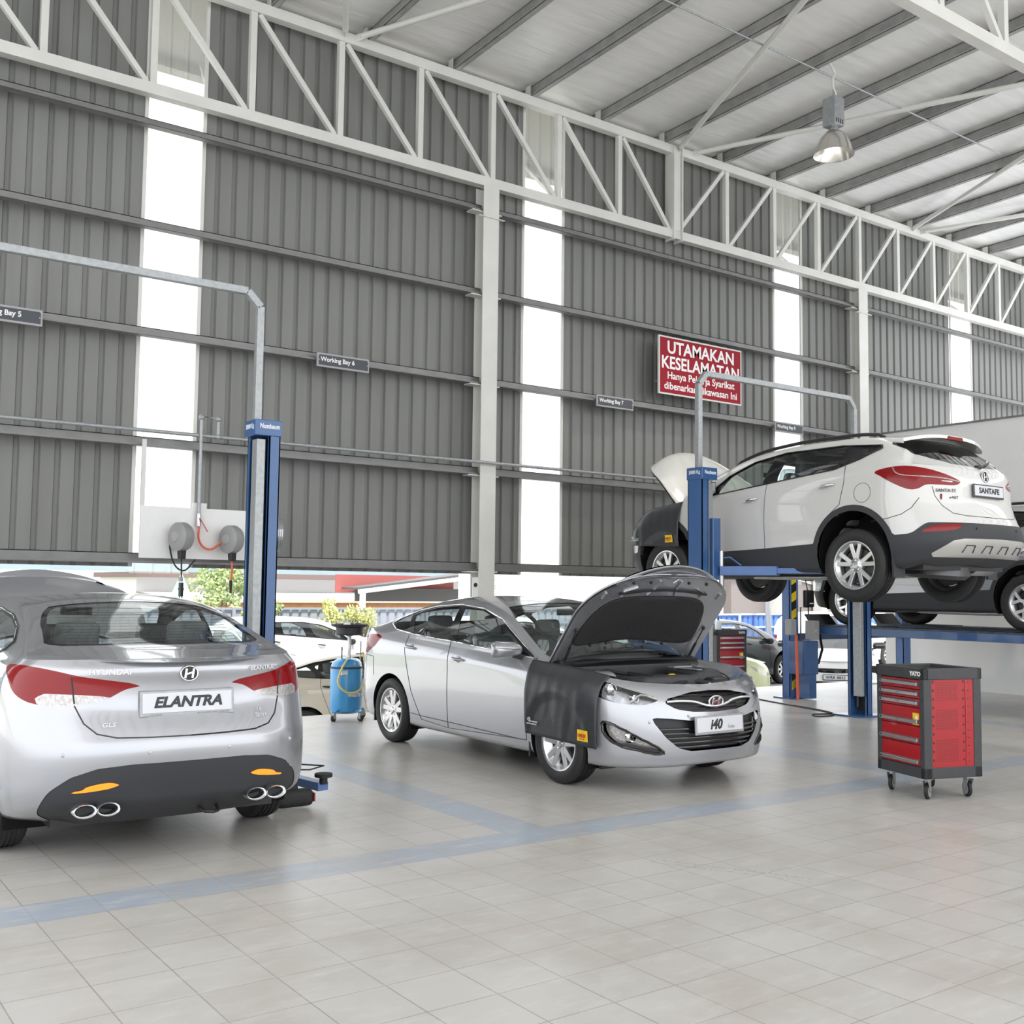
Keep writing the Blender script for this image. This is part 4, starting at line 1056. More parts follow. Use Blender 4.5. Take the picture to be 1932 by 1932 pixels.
# ================================================================ tall SUVs on the lifts
XU = lambda u: -.25+(u-1)*3.2
SU = dict(xfs=-.25, xrs=2.95, hw=.92, crown=2.4, res=dict(nf=30, ns=104, nr=50),
    rails=[rl(-.60, 3.40, (.70, .74, .72), (.27, .27, .27, .27, .27, .30, .33)),
           rl(-.84, 3.60, (.86, .875, .865), (.27, .27, .25, .25, .27, .36, .40), 2.6, 2.9),
           rl(-.90, 3.67, (.905, .90, .905), (.38, .38, .35, .35, .38, .43, .47), 2.6, 2.9),
           rl(-.93, 3.715, (.928, .905, .928), (.52, .52, .48, .47, .52, .54, .57), 2.6, 2.9),
           rl(-.93, 3.71, (.930, .905, .930), (.66, .66, .62, .60, .64, .66, .69), 2.6, 2.8),
           rl(-.92, 3.655, (.925, .915, .932), (.72, .74, .75, .74, .78, .79, .80), 2.6, 2.7),
           rl(-.89, 3.610, (.915, .920, .928), (.75, .78, .85, .90, .94, .94, .94), 2.6, 2.6),
           rl(-.86, 3.605, (.900, .918, .920), (.80, .84, .93, 1.04, 1.09, 1.08, 1.07), 2.6, 2.6),
           rl(-.81, 3.590, (.885, .905, .900), (.84, .88, .99, 1.14, 1.22, 1.20, 1.17), 2.6, 2.6),
           rl(-.77, 3.560, (.865, .885, .865), (.86, .905, 1.035, 1.21, 1.315, 1.28, 1.245), 2.6, 2.6)],
    E=[(.20, .86, 1.12), (.5, .815, 1.27), (.87, .77, 1.425), (1.2, .735, 1.535), (1.75, .715, 1.61), (2.3, .71, 1.625), (2.75, .715, 1.61), (2.98, .735, 1.565), (3.12, .765, 1.48), (3.28, .80, 1.36)],
    C=[(-.2, -.25, 1.14), (.05, .0, 1.165), (.24, .12, 1.175), (.5, .36, 1.28), (.87, .75, 1.455), (1.2, 1.12, 1.585), (1.75, 1.75, 1.655), (2.3, 2.3, 1.675), (2.75, 2.74, 1.66), (XU(2.1), 3.0, 1.635), (XU(2.3), 3.12, 1.585), (XU(2.55), 3.25, 1.50), (XU(2.8), 3.42, 1.365)],
    arches=[(0, .42, .44), (2.70, .42, .44)],
    dlo=[(.66, 1.130), (1.57, 1.215), (2.45, 1.30), (2.76, 1.385), (2.99, 1.475), (2.97, 1.51), (2.5, 1.55), (1.75, 1.548), (1.32, 1.48), (.98, 1.345)],
    windows=[('fw', [(.84, 1.155), (1.50, 1.217), (1.63, 1.528), (1.34, 1.466), (1.02, 1.335)]),
             ('rw', [(1.70, 1.237), (2.34, 1.296), (2.44, 1.533), (1.82, 1.533)]),
             ('qw', [(2.48, 1.318), (2.75, 1.40), (2.94, 1.48), (2.92, 1.50), (2.56, 1.533)])],
    doors=[('front_door', [(.52, .25), (1.55, .22), (1.55, .8), (1.575, 1.215), (.66, 1.13), (.56, .75)], ['fw']),
           ('rear_door', [(1.55, .22), (2.10, .24), (2.22, .55), (2.40, .82), (2.55, .93), (2.60, 1.15), (2.585, 1.345), (2.45, 1.30), (1.575, 1.215), (1.55, .8)], ['rw'])],
    handles=[('front_door', 1.36, 1.045, -.10), ('rear_door', 2.39, 1.13, -.10)], cowl=.20, lining=(1.1, 2.9), sideglass='glass')
def suv(root, paint, style, hood_angle, droop, plate=True, z_wheel=None):
    S = {**SU, 'paint': paint}
    A = build_car({**S, 'ws': [(1.144, .10), (1.144, 1.2), (1.42, 1.2), (1.415, .16), (1.34, .07), (1.22, .05), (1.17, .05)]}, root)
    sk = A['sk']; K = A['K']; P = A['rest']
    A['ws'].off(-.004).build('windscreen', 'glass', root)
    bl, P = P.cutp(YZ, [(-.2, 1.60), (.45, 1.585), (.72, 1.545), (.765, 1.51), (.68, 1.43), (.55, 1.355), (.38, 1.305), (-.2, 1.29)], lambda V: np.maximum(2.06-V[:, 3], (K-1)-V[:, 4]))
    bl.off(-.003).build('rear_window', 'glassd', root)
    A['rest'] = P
    # lower cladding: sills, arches, bumper skirts
    low = lambda V: np.stack([V[:, 0], V[:, 2]], 1)
    cl = None
    band = [(-2, .1), (4, .1), (4, .715), (3.47, .715), (3.44, .70), (3.36, .625), (3.30, .605), (2.9, .59), (2.55, .555), (1.5, .505), (.3, .465), (-.5, .50), (-2, .50)]
    f = sd_poly(P.V[:, XZ], band)
    for xc in (0, 2.70): f = np.minimum(f, np.hypot(P.V[:, 0]-xc, P.V[:, 2]-.42)-.50)
    f = np.maximum(f, P.V[:, 4]-(K-1)); cl, P = P.clip(f)
    skd, cl = cl.cutp(SRZ, [(-.1, .575), (.50, .565), (.62, .545), (.82, .425), (.80, .39), (-.1, .40)], lambda V: np.maximum(2.0-V[:, 3], .5-V[:, 4]))
    rfl, cl = cl.cutp(SRZ, spline([(.50, .70), (.60, .705), (.78, .69), (.92, .635), (.85, .625), (.60, .645)], 3, True), lambda V: 2.0-V[:, 3])
    A['rest'] = P
    # cladding splits per door so each panel is its own part
    cl.off(.006).build('lower_cladding', 'clad_black', root)
    door_set(root, A, S, paint, 'gloss_black')
    handles(A, S, 'chrome', .20)
    mirror_pair(A, root, 'front_door', .74, .90, 1.20, paint, 1.1)
    P = A['rest']
    skd.off(.010).build('skid_plate', 'skid', root); b = MB()
    for y in (-.42, -.14, .14, .42):
        l = [Vector((sk.rear(a, z).x+.016, a, z)) for a, z in ((y-.07, .43), (y-.055, .50), (y+.055, .50), (y+.07, .43))]
        b.tube(l, .006, 5)
    b.build('skid_grooves', 'clad_black', root, smooth=60)
    both(rfl.off(.004), 'rear_reflector', 'lampred', root)
    tlp = spline([(1.37, 1.235), (1.2, 1.268), (1.0, 1.277), (.80, 1.248), (.62, 1.20), (.47, 1.15), (.42, 1.115), (.50, 1.085), (.66, 1.085), (.80, 1.085), (.88, 1.045), (.98, 1.045), (1.15, 1.12), (1.28, 1.19)], 3, True)
    tl, P = P.cutp(SRZ, tlp, lambda V: 1.5-V[:, 3])
    t2, tl = tl.cutp(SRZ, [(.52, 1.105), (.66, 1.108), (.66, 1.13), (.52, 1.128)])
    both(tl, 'tail_lamp', 'lampred', root); both(t2, 'reversing_lamp', 'lampclear', root)
    for s in (1, -1):
        l = []
        for a, b_ in ((1.14, 1.262), (1.10, 1.215), (1.02, 1.182), (.8, 1.165), (.6, 1.145), (.45, 1.125)):
            V = sk.all.V; m = (V[:, 4] <= K-1); d = (V[:, 9]-a)**2+(V[:, 2]-b_)**2; d[~m] = 9; i = np.argsort(d)[:4]; w = 1/(d[i]+1e-6)
            p = (V[i, :3]*w[:, None]).sum(0)/w.sum(); n = V[i[0], 5:8]; l.append(Vector((p+n*.003))*1)
        MB().tube([Vector((p.x, s*p.y, p.z)) for p in spline(l, 4)] if False else [Vector((p[0], s*p[1], p[2])) for p in spline(l, 4)], .006, 6).build('lamp_light_bar', 'lampclear', root, smooth=60)
    gate, P = P.cutp(YZ, [(-.1, 1.6), (.80, 1.6), (.78, 1.50), (.66, 1.36), (.74, 1.22), (.70, 1.13), (.68, 1.05), (.63, .88), (.55, .81), (.40, .79), (-.1, .785)], lambda V: 2.16-V[:, 3])
    rb, P = P.cutp(SRZ, [(-.1, .3), (1.30, .3), (1.22, .80), (.9, 1.0), (.72, 1.08), (-.1, .95)], lambda V: 2.0-V[:, 3])
    hl, P = P.cutp(SFZ, spline([(.45, .77), (.7, .80), (1.0, .88), (1.30, .95), (1.15, .84), (.9, .77), (.6, .73)], 3, True), lambda V: V[:, 3]-1.5)
    fb, P = P.cutp(SFZ, [(-.1, .2), (1.05, .2), (1.05, .85), (.9, .98), (-.1, 1.0)], lambda V: np.maximum(V[:, 3]-1.02, V[:, 4]-(K-1)))
    P.build('body_shell', paint, root)
    gate.build('tailgate', paint, root); rb.build('rear_bumper', paint, root); fb.build('front_bumper', paint, root); both(hl, 'head_lamp', 'lens', root); both(hl.off(-.05), 'lamp_bucket', 'alloy_dark', root)
    seam(root, sk.line_rear(dense([(.70, 1.07), (.68, .98), (.63, .88), (.55, .81), (.40, .79), (.2, .786), (0, .785)], .03)), sk.line_side(dense([(2.93, .74), (3.12, .765), (3.25, .80), (3.33, .86), (3.38, .96)], .03)), r=.0035)
    fl = arc(2.825, 1.035, .098, 0, 360, 32); seam(root, [Vector((p.x, -p.y, p.z)) for p in sk.line_side(fl)], r=.0025, name='fuel_flap_gap', mirror=False)
    # spoiler with stop lamp, roof rails, wiper
    sp = empty('roof_spoiler'); sp.parent = root; rows = []
    for t in np.linspace(0, 1, 7):
        row = []
        for y in np.linspace(-.70, .70, 25):
            x0 = 2.86-.03*(abs(y)/.7)**2; x1 = 3.27-.12*(abs(y)/.7)**3
            x = x0+(x1-x0)*t; h = sk.top(x0+.02, min(abs(y), .69)); zb = (h.z if h else 1.60)+.004
            row.append((x, y, zb-.015*t**1.6*1.0-.02*t*(abs(y)/.7)**4))
        rows.append(row)
    top = MB().grid(rows); edge = [(x+.004, y, z-.035) for x, y, z in rows[-1]]; under = [(x-.30, y*.97, z-.035+.01) for x, y, z in rows[-1]]
    top.grid([rows[-1], edge, under])
    top.grid([[r[0] for r in rows], [(r[0][0], r[0][1]+.01, r[0][2]-.05) for r in rows]]).grid([[r[-1] for r in rows], [(r[-1][0], r[-1][1]-.01, r[-1][2]-.05) for r in rows]])
    top.build('spoiler_panel', paint, sp, smooth=40)
    MB().prism([(-.14, -.018), (.14, -.018), (.12, .018), (-.12, .018)], 0, .03, 'X', c=(rows[-1][12][0]-.018, 0, rows[-1][12][2]-.026)).build('stop_lamp', 'lampred', sp, bevel=.004)
    for s in (1, -1):
        pts = [Vector((x, s*(.655 if x < 2.8 else .64), sk.top(x, .655).z+(.035 if .95 < x < 2.88 else -.005))) for x in np.linspace(.90, 2.92, 24)]
        MB().tube(pts, .019, 8).build('roof_rail', 'black', root, smooth=60)
    p = sk.rear(.05, 1.31); MB().tube([(p.x+.03, .05, 1.30), (sk.rear(.28, 1.36).x+.02, .28, 1.36), (sk.rear(.48, 1.40).x+.02, .48, 1.40)], .009, 6).lathe([(0, .04), (.025, .03), (.03, -.01)], 12, (p.x, .03, 1.30), 'X').build('rear_wiper', 'black', root, smooth=60)
    # underside
    u = empty('underbody'); u.parent = root
    MB().b2((-.55, -.70, .27), (3.35, .70, .33)).build('floor_pan', 'black', u)
    MB().prism([(-.6, .24), (-.5, .20), (.45, .20), (.6, .28), (-.6, .28)], -.45, .45, 'Y').build('engine_shield', 'dark', u)
    mt = Matrix.Rotation(R(5), 3, 'Y')
    MB().lathe([(.04, -.02), (.20, -.02), (.24, .03), (.335, .03), (.345, -.06), (.30, -.10), (.24, -.09), (.22, -.04), (.1, -.06), (.04, -.05)], 40, (3.02, 0, .30), 'Z', mtx=mt).build('spare_wheel', 'alloy_dark', u, smooth=50)
    for s in (1, -1):
        MB().bar((2.70, s*.72, .33), (2.62, s*.25, .26), .07, .05).bar((2.45, s*.60, .30), (2.05, s*.55, .28), .05, .06).bar((0, s*.72, .34), (.08, s*.30, .24), .08, .05).build('suspension_arm', 'cast', u)
        MB().tube([(2.80, s*.58, .30), (2.80, s*.58, .62)], .045, 10).build('damper', 'rubber', u, smooth=60)
    MB().tube([(.5, .12, .22), (1.4, .15, .21), (2.2, .18, .22), (2.6, .40, .24), (3.1, .52, .30), (3.5, .56, .40)], .032, 8).build('exhaust_pipe', 'steel', u, smooth=60)
    MB().lathe([(0, -.2), (.10, -.2), (.115, -.17), (.115, .17), (.10, .2), (0, .2)], 20, (3.22, .50, .34), 'Y').build('muffler', 'steel', u, smooth=50)
    for dy in (-.045, .045):
        MB().lathe([(.030, -.1), (.040, 0), (.046, .09), (.038, .09), (.034, 0)], 20, (3.62, .60+dy, .465), 'X').build('exhaust_tip', 'chrome', u, smooth=50)
    zw = .372-droop+(.42-.372)
    for s in (1, -1):
        make_wheel(root, 0, s*.795, .372-droop*1.6, .372, .245, .235, style, 0); make_wheel(root, 2.70, s*.795, .372-droop, .372, .245, .235, style)
        MB().box((3.16, s*.82, .36), (.02, .18, .34)).build('mud_flap', 'clad_black', root)
    # cabin
    cabin(root, sk, S, [(1.25, .38, .55, .52), (1.25, -.38, .55, .52), (2.1, 0, .58, 1.25, 'rear_seat')], .45, .60, 2.9, 1.18, .38)
    rounded('interior_mirror', 'black', root, (.85, 0, 1.43), (.03, .22, .06))
    if hood_angle:
        PAD = spline([(-.58, 0), (-.57, .35), (-.48, .58), (-.3, .68), (.0, .70), (.07, .5), (.06, 0)], 3)
        hood, HT = under_hood(A['hood'], root, (.17, 1.10), hood_angle, paint, PAD+[(.06, -.2), (-.58, -.2)])
        MB().b2((-.66, -.70, .60), (.2, .70, .64)).build('bay_floor', 'black', root); rounded('engine_cover', 'dark', root, (-.3, 0, .95), (.5, .6, .2))
        MB().prism([(.02, .64), (.04, 1.02), (.2, 1.06), (.24, .64)], -.78, .78, 'Y').build('bulkhead', 'black', root, bevel=.015)
    else:
        A['hood'].build('hood', paint, root, thick=.01)
    return A
sf = thing('suv_car', 'white SUV raised high on the blue two-post lift with its hood up', 'car', (9.95, 9.44, 1.54), R(-90))
A = suv(sf, 'whitecar', 'split', R(52), .06)
sk = A['sk']
p = sk.rear(.2, 1.04); np_ = number_plate(sf, face_mtx((p.x+.022, 0, 1.045), (0, 1, 0), (-.03, 0, 1)), .53, .135, frame='gloss_black')
text('SANTAFE', .075, 'text_black', np_, face_mtx((0, .004, .0085), (1, 0, 0), (0, 1, 0)), 'model_name', bold=.003, sx=1.15)
p = sk.rear(0, 1.195); e = emblem(sf, face_mtx((p.x+.006, 0, 1.195), (0, 1, 0), (-.12, 0, 1)), .060, .055)
badge(sk, sf, 'SANTA FE', .045, -.58, 1.03, 'alloy_dark', sx=1.1)
MB().box((sk.rear(.62, .985).x+.002, -.62, .97), (.004, .035, .055)).build('red_sticker', 'lampred', sf)
badge(sk, sf, 'e-VGT', .036, -.50, .965, 'text_black', shear=.2)
for y in (-.35, .35): q = sk.rear(y, .66); MB().lathe([(0, .012), (.012, .011), (.013, 0)], 12, (q.x, y, .665), 'X').build('parking_sensor', 'black', sf)
gs = thing('suv_car', 'dark silver SUV standing on the raised runways behind the white one', 'car', (14.1, 9.93, 1.098), R(-90))
suv(gs, 'greycar', 'wye', 0, 0)
# ================================================================ lifts, reels, signs, lamp, tool chests
def lift_post(label, x, y, s, h=2.97, carriage=None, group=None):
    """s = +1 when the car side of the post faces +x"""
    t = thing('lift_post', label, 'vehicle lift', (x, y, 0), 0, group)
    MB().b2((-.26, -.22, 0), (.26, .22, .02)).build('base_plate', 'blue', t, bevel=.004)
    b = MB()
    for a, c in (((-.11, -.11, .02), (-.10, .11, h-.13)), ((-.11, -.11, .02), (-.012, -.10, h-.13)), ((-.11, .10, .02), (.09, .11, h-.13)), ((.08, .07, .02), (.09, .11, h-.13)), ((-.022, -.11, .02), (-.012, -.075, h-.13))):
        b.b2((a[0]*s, a[1], a[2]), (c[0]*s, c[1], c[2]))
    b.build('column', 'blue', t)
    MB().b2((-.09*s, -.095, .05), (-.095*s, .095, h-.14)).build('column_shade_sheet', 'dark', t)  # dark sheet painted in for the shade of the open column
    MB().b2((.01*s, -.085, .25), (.085*s, .03, h-.16)).build('spindle_cover', 'galv', t, bevel=.006)
    MB().tube([(-.04*s, .06, .1), (-.04*s, .06, h-.15)], .022, 10).build('spindle', 'cast', t, smooth=60)
    cap = MB().b2((-.12, -.12, h-.135), (.12, .12, h)).build('head_cover', 'blue', t, bevel=.006)
    text('Nussbaum', .058, 'text_white', cap, face_mtx((.01, -.1208, h-.055), (1, 0, 0)), 'maker_lettering', bold=.001, sx=.72)
    text('3000 Kg', .055, 'text_white', cap, face_mtx((-.1208, 0, h-.055), (0, -1, 0)), 'load_lettering', bold=.0008, sx=.95)
    MB().lathe([(0, .026), (.012, .02), (.016, 0)], 8, (.2, .16, .0)).lathe([(0, .026), (.012, .02), (.016, 0)], 8, (-.2, -.16, .0)).build('anchor_bolts', 'steel', t)
    if carriage:
        z = carriage
        MB().b2((.03*s, -.14, z-.26), (.15*s, .13, z+.42)).build('carriage', 'blue', t, bevel=.008)
        MB().b2((.15*s, -.115, z-.1), (.16*s, -.06, z+.38)).build('carriage_pad', 'rubber', t)
    return t
def lift_arm(t, p0, p1, p2, z, rz_pad=.08):
    """two-stage swing arm from the carriage out to its pad (coordinates relative to the post)"""
    a = empty('swing_arm'); a.parent = t
    P0, P1, P2 = Vector((*p0, z)), Vector((*p1, z)), Vector((*p2, z))
    MB().bar(P0, P1, .13, .10).build('outer_tube', 'blue2', a, bevel=.006)
    MB().bar(P0.lerp(P1, .7), P2, .09, .06).build('inner_tube', 'blue2', a, bevel=.005)
    MB().lathe([(0, .0), (.03, 0), (.03, .045), (.065, .05), (.065, .075), (0, .075)], 16, (P2.x, P2.y, z+.02)).build('arm_pad', 'rubber', a, smooth=40)
    MB().lathe([(0, -.2), (.028, -.2), (.028, .2), (0, .2)], 14, (P0.x, P0.y, z+.02)).build('pivot_pin', 'steel', a, smooth=40)
    g = P1-P0
    MB().tube([P0+Vector((0, 0, .14)), P0+g*.15+Vector((0, 0, .15)), P0+g*.35+Vector((0, 0, .06))], .010, 6).build('guard_rod', 'blue2', a, smooth=60)
    return a
p6 = lift_post('blue lift post standing right of the silver sedan seen from behind', 3.52, 8.58, -1)
a = lift_arm(p6, (-.12, -.15), (-.14, -.75), (-.02, -1.36), .12)
MB().tube([(-.45, -1.10, .24), (-.10, -1.30, .24), (.05, -1.22, .245), (-.30, -.95, .26)], .006, 6).build('wire_guard', 'black', a, smooth=60)
fg_ = empty('foot_guard'); fg_.parent = p6
rounded('guard_body', 'rubber', fg_, (-.27, -1.40, .07), (.28, .12, .12)); MB().bar((-.27, -1.38, .10), (-.25, -1.25, .26), .08, .05).build('guard_stem', 'rubber', fg_)
MB().b2((-.135, -1.455, .04), (-.125, -1.36, .10)).build('red_reflector', 'red', fg_)
p1 = lift_post('blue lift post in front of the raised white SUV', 8.60, 8.40, 1, 2.94, 1.96)
lift_arm(p1, (.16, -.14), (.42, -.72), (.60, -1.15), 1.80); lift_arm(p1, (.16, .14), (.40, .60), (.55, .95), 1.80)
p2 = lift_post('blue lift post with pale spindle cover under the rear wheel of the raised SUV', 11.77, 8.70, -1, 2.97, 1.96)
lift_arm(p2, (-.16, -.14), (-.60, -.75), (-1.0, -1.30), 1.80); lift_arm(p2, (-.16, .14), (-.60, .55), (-.95, .85), 1.80)
def conduit(label, pts, r=.036):
    t = thing('conduit_arch', label, 'conduit', pts[0])
    o = Vector(pts[0]); q = [Vector(p)-o for p in pts]
    for a, b in zip(q, q[1:]): MB().bar(a, b, .062, .062, up=(0, 1, 0)).build('square_tube', 'galv', t, bevel=.004)
    return t
conduit('square galvanised frame rising from the post beside the rear view sedan', [(3.50, 8.68, 2.96), (3.50, 8.68, 3.98), (3.38, 8.68, 4.10), (.75, 8.68, 4.10), (.62, 8.68, 3.98), (.62, 8.68, 2.95)])
conduit('square galvanised frame bridging over the raised white SUV in front of the red sign', [(8.60, 8.45, 2.93), (8.60, 8.45, 3.90), (8.72, 8.46, 4.03), (11.63, 8.72, 4.12), (11.77, 8.74, 4.0), (11.77, 8.74, 2.96)])
lift_post('blue lift post hidden left of the silver sedan', .62, 8.58, 1)
# four-post runway lift under the dark silver SUV
f4 = thing('runway_lift', 'blue four-post lift whose long runways carry the dark silver SUV', 'vehicle lift', (0, 0, 0))
for x, y in ((12.80, 10.68), (15.62, 10.68), (12.80, 6.0), (15.62, 6.0)):
    s = 1 if x < 14 else -1
    pt = empty('corner_post', (x, y, 0)); pt.parent = f4
    MB().b2((-.10, -.07, .02), (-.09, .07, 2.15)).b2((-.10, -.07, .02), (.10, -.06, 2.15)).b2((-.10, .06, .02), (.10, .07, 2.15)).build('post_channel', 'blue2', pt)
    MB().b2((-.2, -.16, 0), (.2, .16, .02)).build('base_plate', 'blue', pt)
    hz = MB(); hy = MB()
    for k in range(14):
        z = .12+k*.13
        if .30 < z < 1.0: continue
        m = hz if k % 2 else hy
        m.add([(-.055, -.0725, z), (.055, -.0725, z+.05), (.055, -.0725, z+.18), (-.055, -.0725, z+.13)], [(0, 1, 2, 3)])
    hz.build('black_stripe_tape', 'text_black', pt, fix=False)['kind'] = 'stuff'; hy.build('yellow_stripe_tape', 'yellow', pt, fix=False)['kind'] = 'stuff'
    MB().b2((-.03, -.03, .05), (.03, .03, 2.1)).build('lock_ladder', 'blue', pt)
for x in (13.30, 14.92):
    r = empty('runway', (x, 0, 0)); r.parent = f4
    MB().b2((-.27, 5.4, .965), (.27, 10.5, 1.075)).build('runway_beam', 'blue', r, bevel=.006)
    MB().b2((-.26, 5.4, 1.075), (.26, 10.5, 1.095)).build('runway_deck', 'cast', r)
    MB().prism([(10.42, 1.095), (10.5, 1.095), (10.62, 1.25), (10.56, 1.25)], -.26, .26, 'X').build('wheel_stop', 'dark', r)
    MB().b2((-.2, 9.3, 1.092), (.2, 9.9, 1.105)).build('turn_plate', 'dark', r)
for y in (10.68, 6.0): MB().b2((12.90, y-.09, .86), (15.52, y+.09, .96)).build('cross_beam', 'blue', f4, bevel=.006)
pu = empty('power_unit', (12.80, 10.50, 0)); pu.parent = f4
MB().b2((-.14, -.20, .37), (.17, .10, .86)).build('unit_housing', 'blue', pu, bevel=.008)
MB().b2((.02, -.24, .88), (.15, -.08, 1.16)).build('control_box', 'signframe', pu, bevel=.008)
MB().b2((.05, -.245, 1.0), (.08, -.24, 1.03)).build('yellow_button', 'yellow', pu)
MB().b2((-.36, -.14, .95), (-.24, -.02, 1.18)).build('isolator_box', 'signframe', pu, bevel=.01)
MB().tube([(-.24, -.13, .95), (-.22, -.13, .4), (-.21, -.13, .02)], .022, 8).build('red_conduit', 'orange', pu, smooth=60)
MB().tube([(.17, -.05, .50), (.32, -.08, .52), (.45, -.05, .72), (.48, .02, .95), (.60, .05, 1.02)], .020, 8).build('black_hose', 'rubber', pu, smooth=60)
MB().tube([(.02, 0, .86), (.02, 0, 1.35), (.20, 0, 1.35), (.20, 0, .86)], .012, 6).build('handle_hoop', 'cast', pu, smooth=60)
MB().b2((-.04, -.20, .02), (.12, .0, .37)).build('unit_foot', 'blue', pu)
text('3.5t', .05, 'text_white', pu, face_mtx((.0, -.255, 1.25), (1, 0, 0)), 'rating_plate') if False else None
bag = thing('tool_bag', 'small black bag hanging by its strap from the runway lift post', 'bag', (12.98, 10.56, 1.48))
rounded('pouch', 'black', bag, (.10, 0, 0), (.20, .07, .26)); MB().tube([(.08, 0, .12), (.02, -.01, .28), (-.04, -.02, .42)], .008, 6).build('strap', 'rubber', bag); MB().b2((.08, -.04, -.08), (.16, -.036, -.06)).build('bag_label', 'text_white', bag)
cab = thing('air_hose', 'thin grey hose lying on the floor tiles near the lift', 'hose', (11.5, 9.0, 0))
pts = spline([(-2.9+3.6, 1.9, .008), (.35, .75, .008), (.2, .2, .008), (-.05, -.14, .008), (-.35, -.12, .008), (-.22, .05, .008), (.1, .0, .008), (.28, .35, .008), (.42, .9, .008)], 8)
MB().tube(pts, .009, 6).build('hose', 'rubber', cab, smooth=60)
# reel board on the wall
bd = thing('reel_board', 'white board hung on the wall girts carrying the two hose reels', 'board', (3.40, 11.60, 1.86))
MB().b2((0, -.01, 0), (1.50, .012, .56)).build('panel', 'white', bd)
MB().b2((.0, .012, .56), (.045, .03, 1.28)).build('hanger_strap', 'white_steel', bd)
MB().b2((.56, -.012, .555), (.72, .012, .62)).build('top_tab', 'white', bd)
MB().b2((.44, -.02, .10), (.53, -.008, .19)).build('power_socket', 'white', bd, bevel=.004)
def reel(label, x, z, cordm, name='hose_reel'):
    t = thing(name, label, 'reel', (x, 11.40, z), R(-72))
    MB().lathe([(0, -.075), (.12, -.075), (.155, -.05), (.16, .03), (.14, .07), (0, .075)], 32, axis='Y').build('drum_housing', 'grey', t, smooth=40)
    MB().lathe([(0, -.085), (.05, -.085), (.06, -.07)], 20, axis='Y').build('hub_cover', 'signframe', t, smooth=40)
    MB().bar((0, 0, .02), (-.181, .059, .02), .10, .12).build('wall_bracket', 'cast', t)
    MB().prism([(-.02, -.11), (.06, -.10), (.05, -.24), (.0, -.24)], -.035, .035, 'Y').build('hose_guide', 'black', t, bevel=.006)
    return t
r1 = reel('grey cable reel on the left of the white wall board', 3.78, 2.09, 'black', 'cable_reel')
r2 = reel('grey hose reel with an orange hose on the right of the white board', 4.34, 2.08, 'orange')
MB().tube(spline([(.02, 0, -.22), (.03, 0, -.34), (.04, -.02, -.45)], 4), .011, 6).build('hanging_hose', 'orange', r2, smooth=60)
MB().lathe([(0, -.02), (.012, -.02), (.02, .11), (.014, .12), (0, .12)], 10, (.04, -.02, -.57)).build('hose_grip', 'rubber', r2, smooth=60)
MB().tube(spline([(-.10, 0, .04), (-.18, .05, -.06), (-.42, .12, -.11), (-.33, .14, .16), (-.30, .15, .25)], 6), .011, 6).build('feed_hose', 'orange', r2, smooth=60) if False else None
fh = thing('feed_hose', 'orange hose looping from the wall valve to the right reel', 'hose', (4.02, 11.54, 2.22))
MB().tube(spline([(0, 0, 0), (.0, -.01, -.14), (.05, -.03, -.23), (.13, -.05, -.25), (.21, -.07, -.19), (.27, -.09, -.08)], 6), .012, 8).build('hose', 'orange', fh, smooth=60)
MB().tube(spline([(.02, 0, -.22), (.03, 0, -.38), (.03, 0, -.47)], 4), .009, 6).build('hanging_cord', 'rubber', r1, smooth=60)
MB().tube(spline([(-.15, 0, .06), (-.19, 0, -.10), (-.12, .02, -.30), (0, .06, -.36), (.10, .12, -.24)], 6), .009, 6).build('supply_cord', 'rubber', r1, smooth=60)
il = empty('inspection_lamp', (.03, 0, -.62)); il.parent = r1
MB().b2((-.022, -.018, -.02), (.022, .018, .13)).b2((-.045, -.008, .05), (.045, .008, .075)).build('lamp_grip', 'black', il, bevel=.005)
MB().tube([(-.02, 0, -.02), (-.02, 0, -.12), (0, 0, -.15), (.02, 0, -.12), (.02, 0, -.02)], .006, 6).build('lamp_hook', 'black', il, smooth=60)
MB().b2((-.01, -.03, .14), (.03, .0, .19)).build('lamp_plug', 'signframe', il)
coil = thing('hose_coil', 'pale clear hose coil hung behind the post of the rear view sedan', 'hose', (3.70, 8.72, 2.02))
for k in range(3): MB().tube([(.02*k, .09*cos(2*pi*i/24), .14*sin(2*pi*i/24)) for i in range(24)], .010, 6, closed=True).build('hose_loop', 'film', coil, smooth=60)
# signs
def bay_sign(n, x, where, w=.70):
    f = 11.66/12
    t = thing('bay_sign', 'dark grey Working Bay %s sign %s' % (n, where), 'sign', (x*f, 11.66, 1.57+(4.375-1.57)*f))
    MB().b2((0, -.012, -.085), (w, .012, .085)).build('sign_frame', 'signframe', t, bevel=.004)
    MB().prism([(.02, -.062), (w-.02, -.062), (w-.02, .045), (w-.035, .062), (.035, .062), (.02, .05)], -.016, -.010, 'Y').build('sign_face', 'navy', t)
    text('Working Bay %s' % n, .078, 'text_white', t, face_mtx((.045, -.017, .008), (1, 0, 0)), 'lettering', bold=.0018, align='LEFT', sx=.95)
    for q in (.03, w-.03): MB().lathe([(0, -.019), (.005, -.019), (.005, -.012)], 8, (q, 0, -.0), 'Y').build('screw', 'steel', t)
for n, x, wh_ in (('5', 1.70, 'cut by the left frame edge'), ('6', 5.59, 'between the lift post and the steel column'), ('7', 10.09, 'left of the red safety sign'), ('8', 14.02, 'just above the roof of the raised white SUV')): bay_sign(n, x, wh_)
f = 11.62/12
rs = thing('safety_sign', 'large red safety sign with white lettering hung high on the grey wall', 'sign', (12.26*f, 11.62, 1.57+(5.085-1.57)*f))
MB().b2((-.90, -.014, -.445), (.90, .014, .445)).build('sign_frame', 'white_steel', rs)
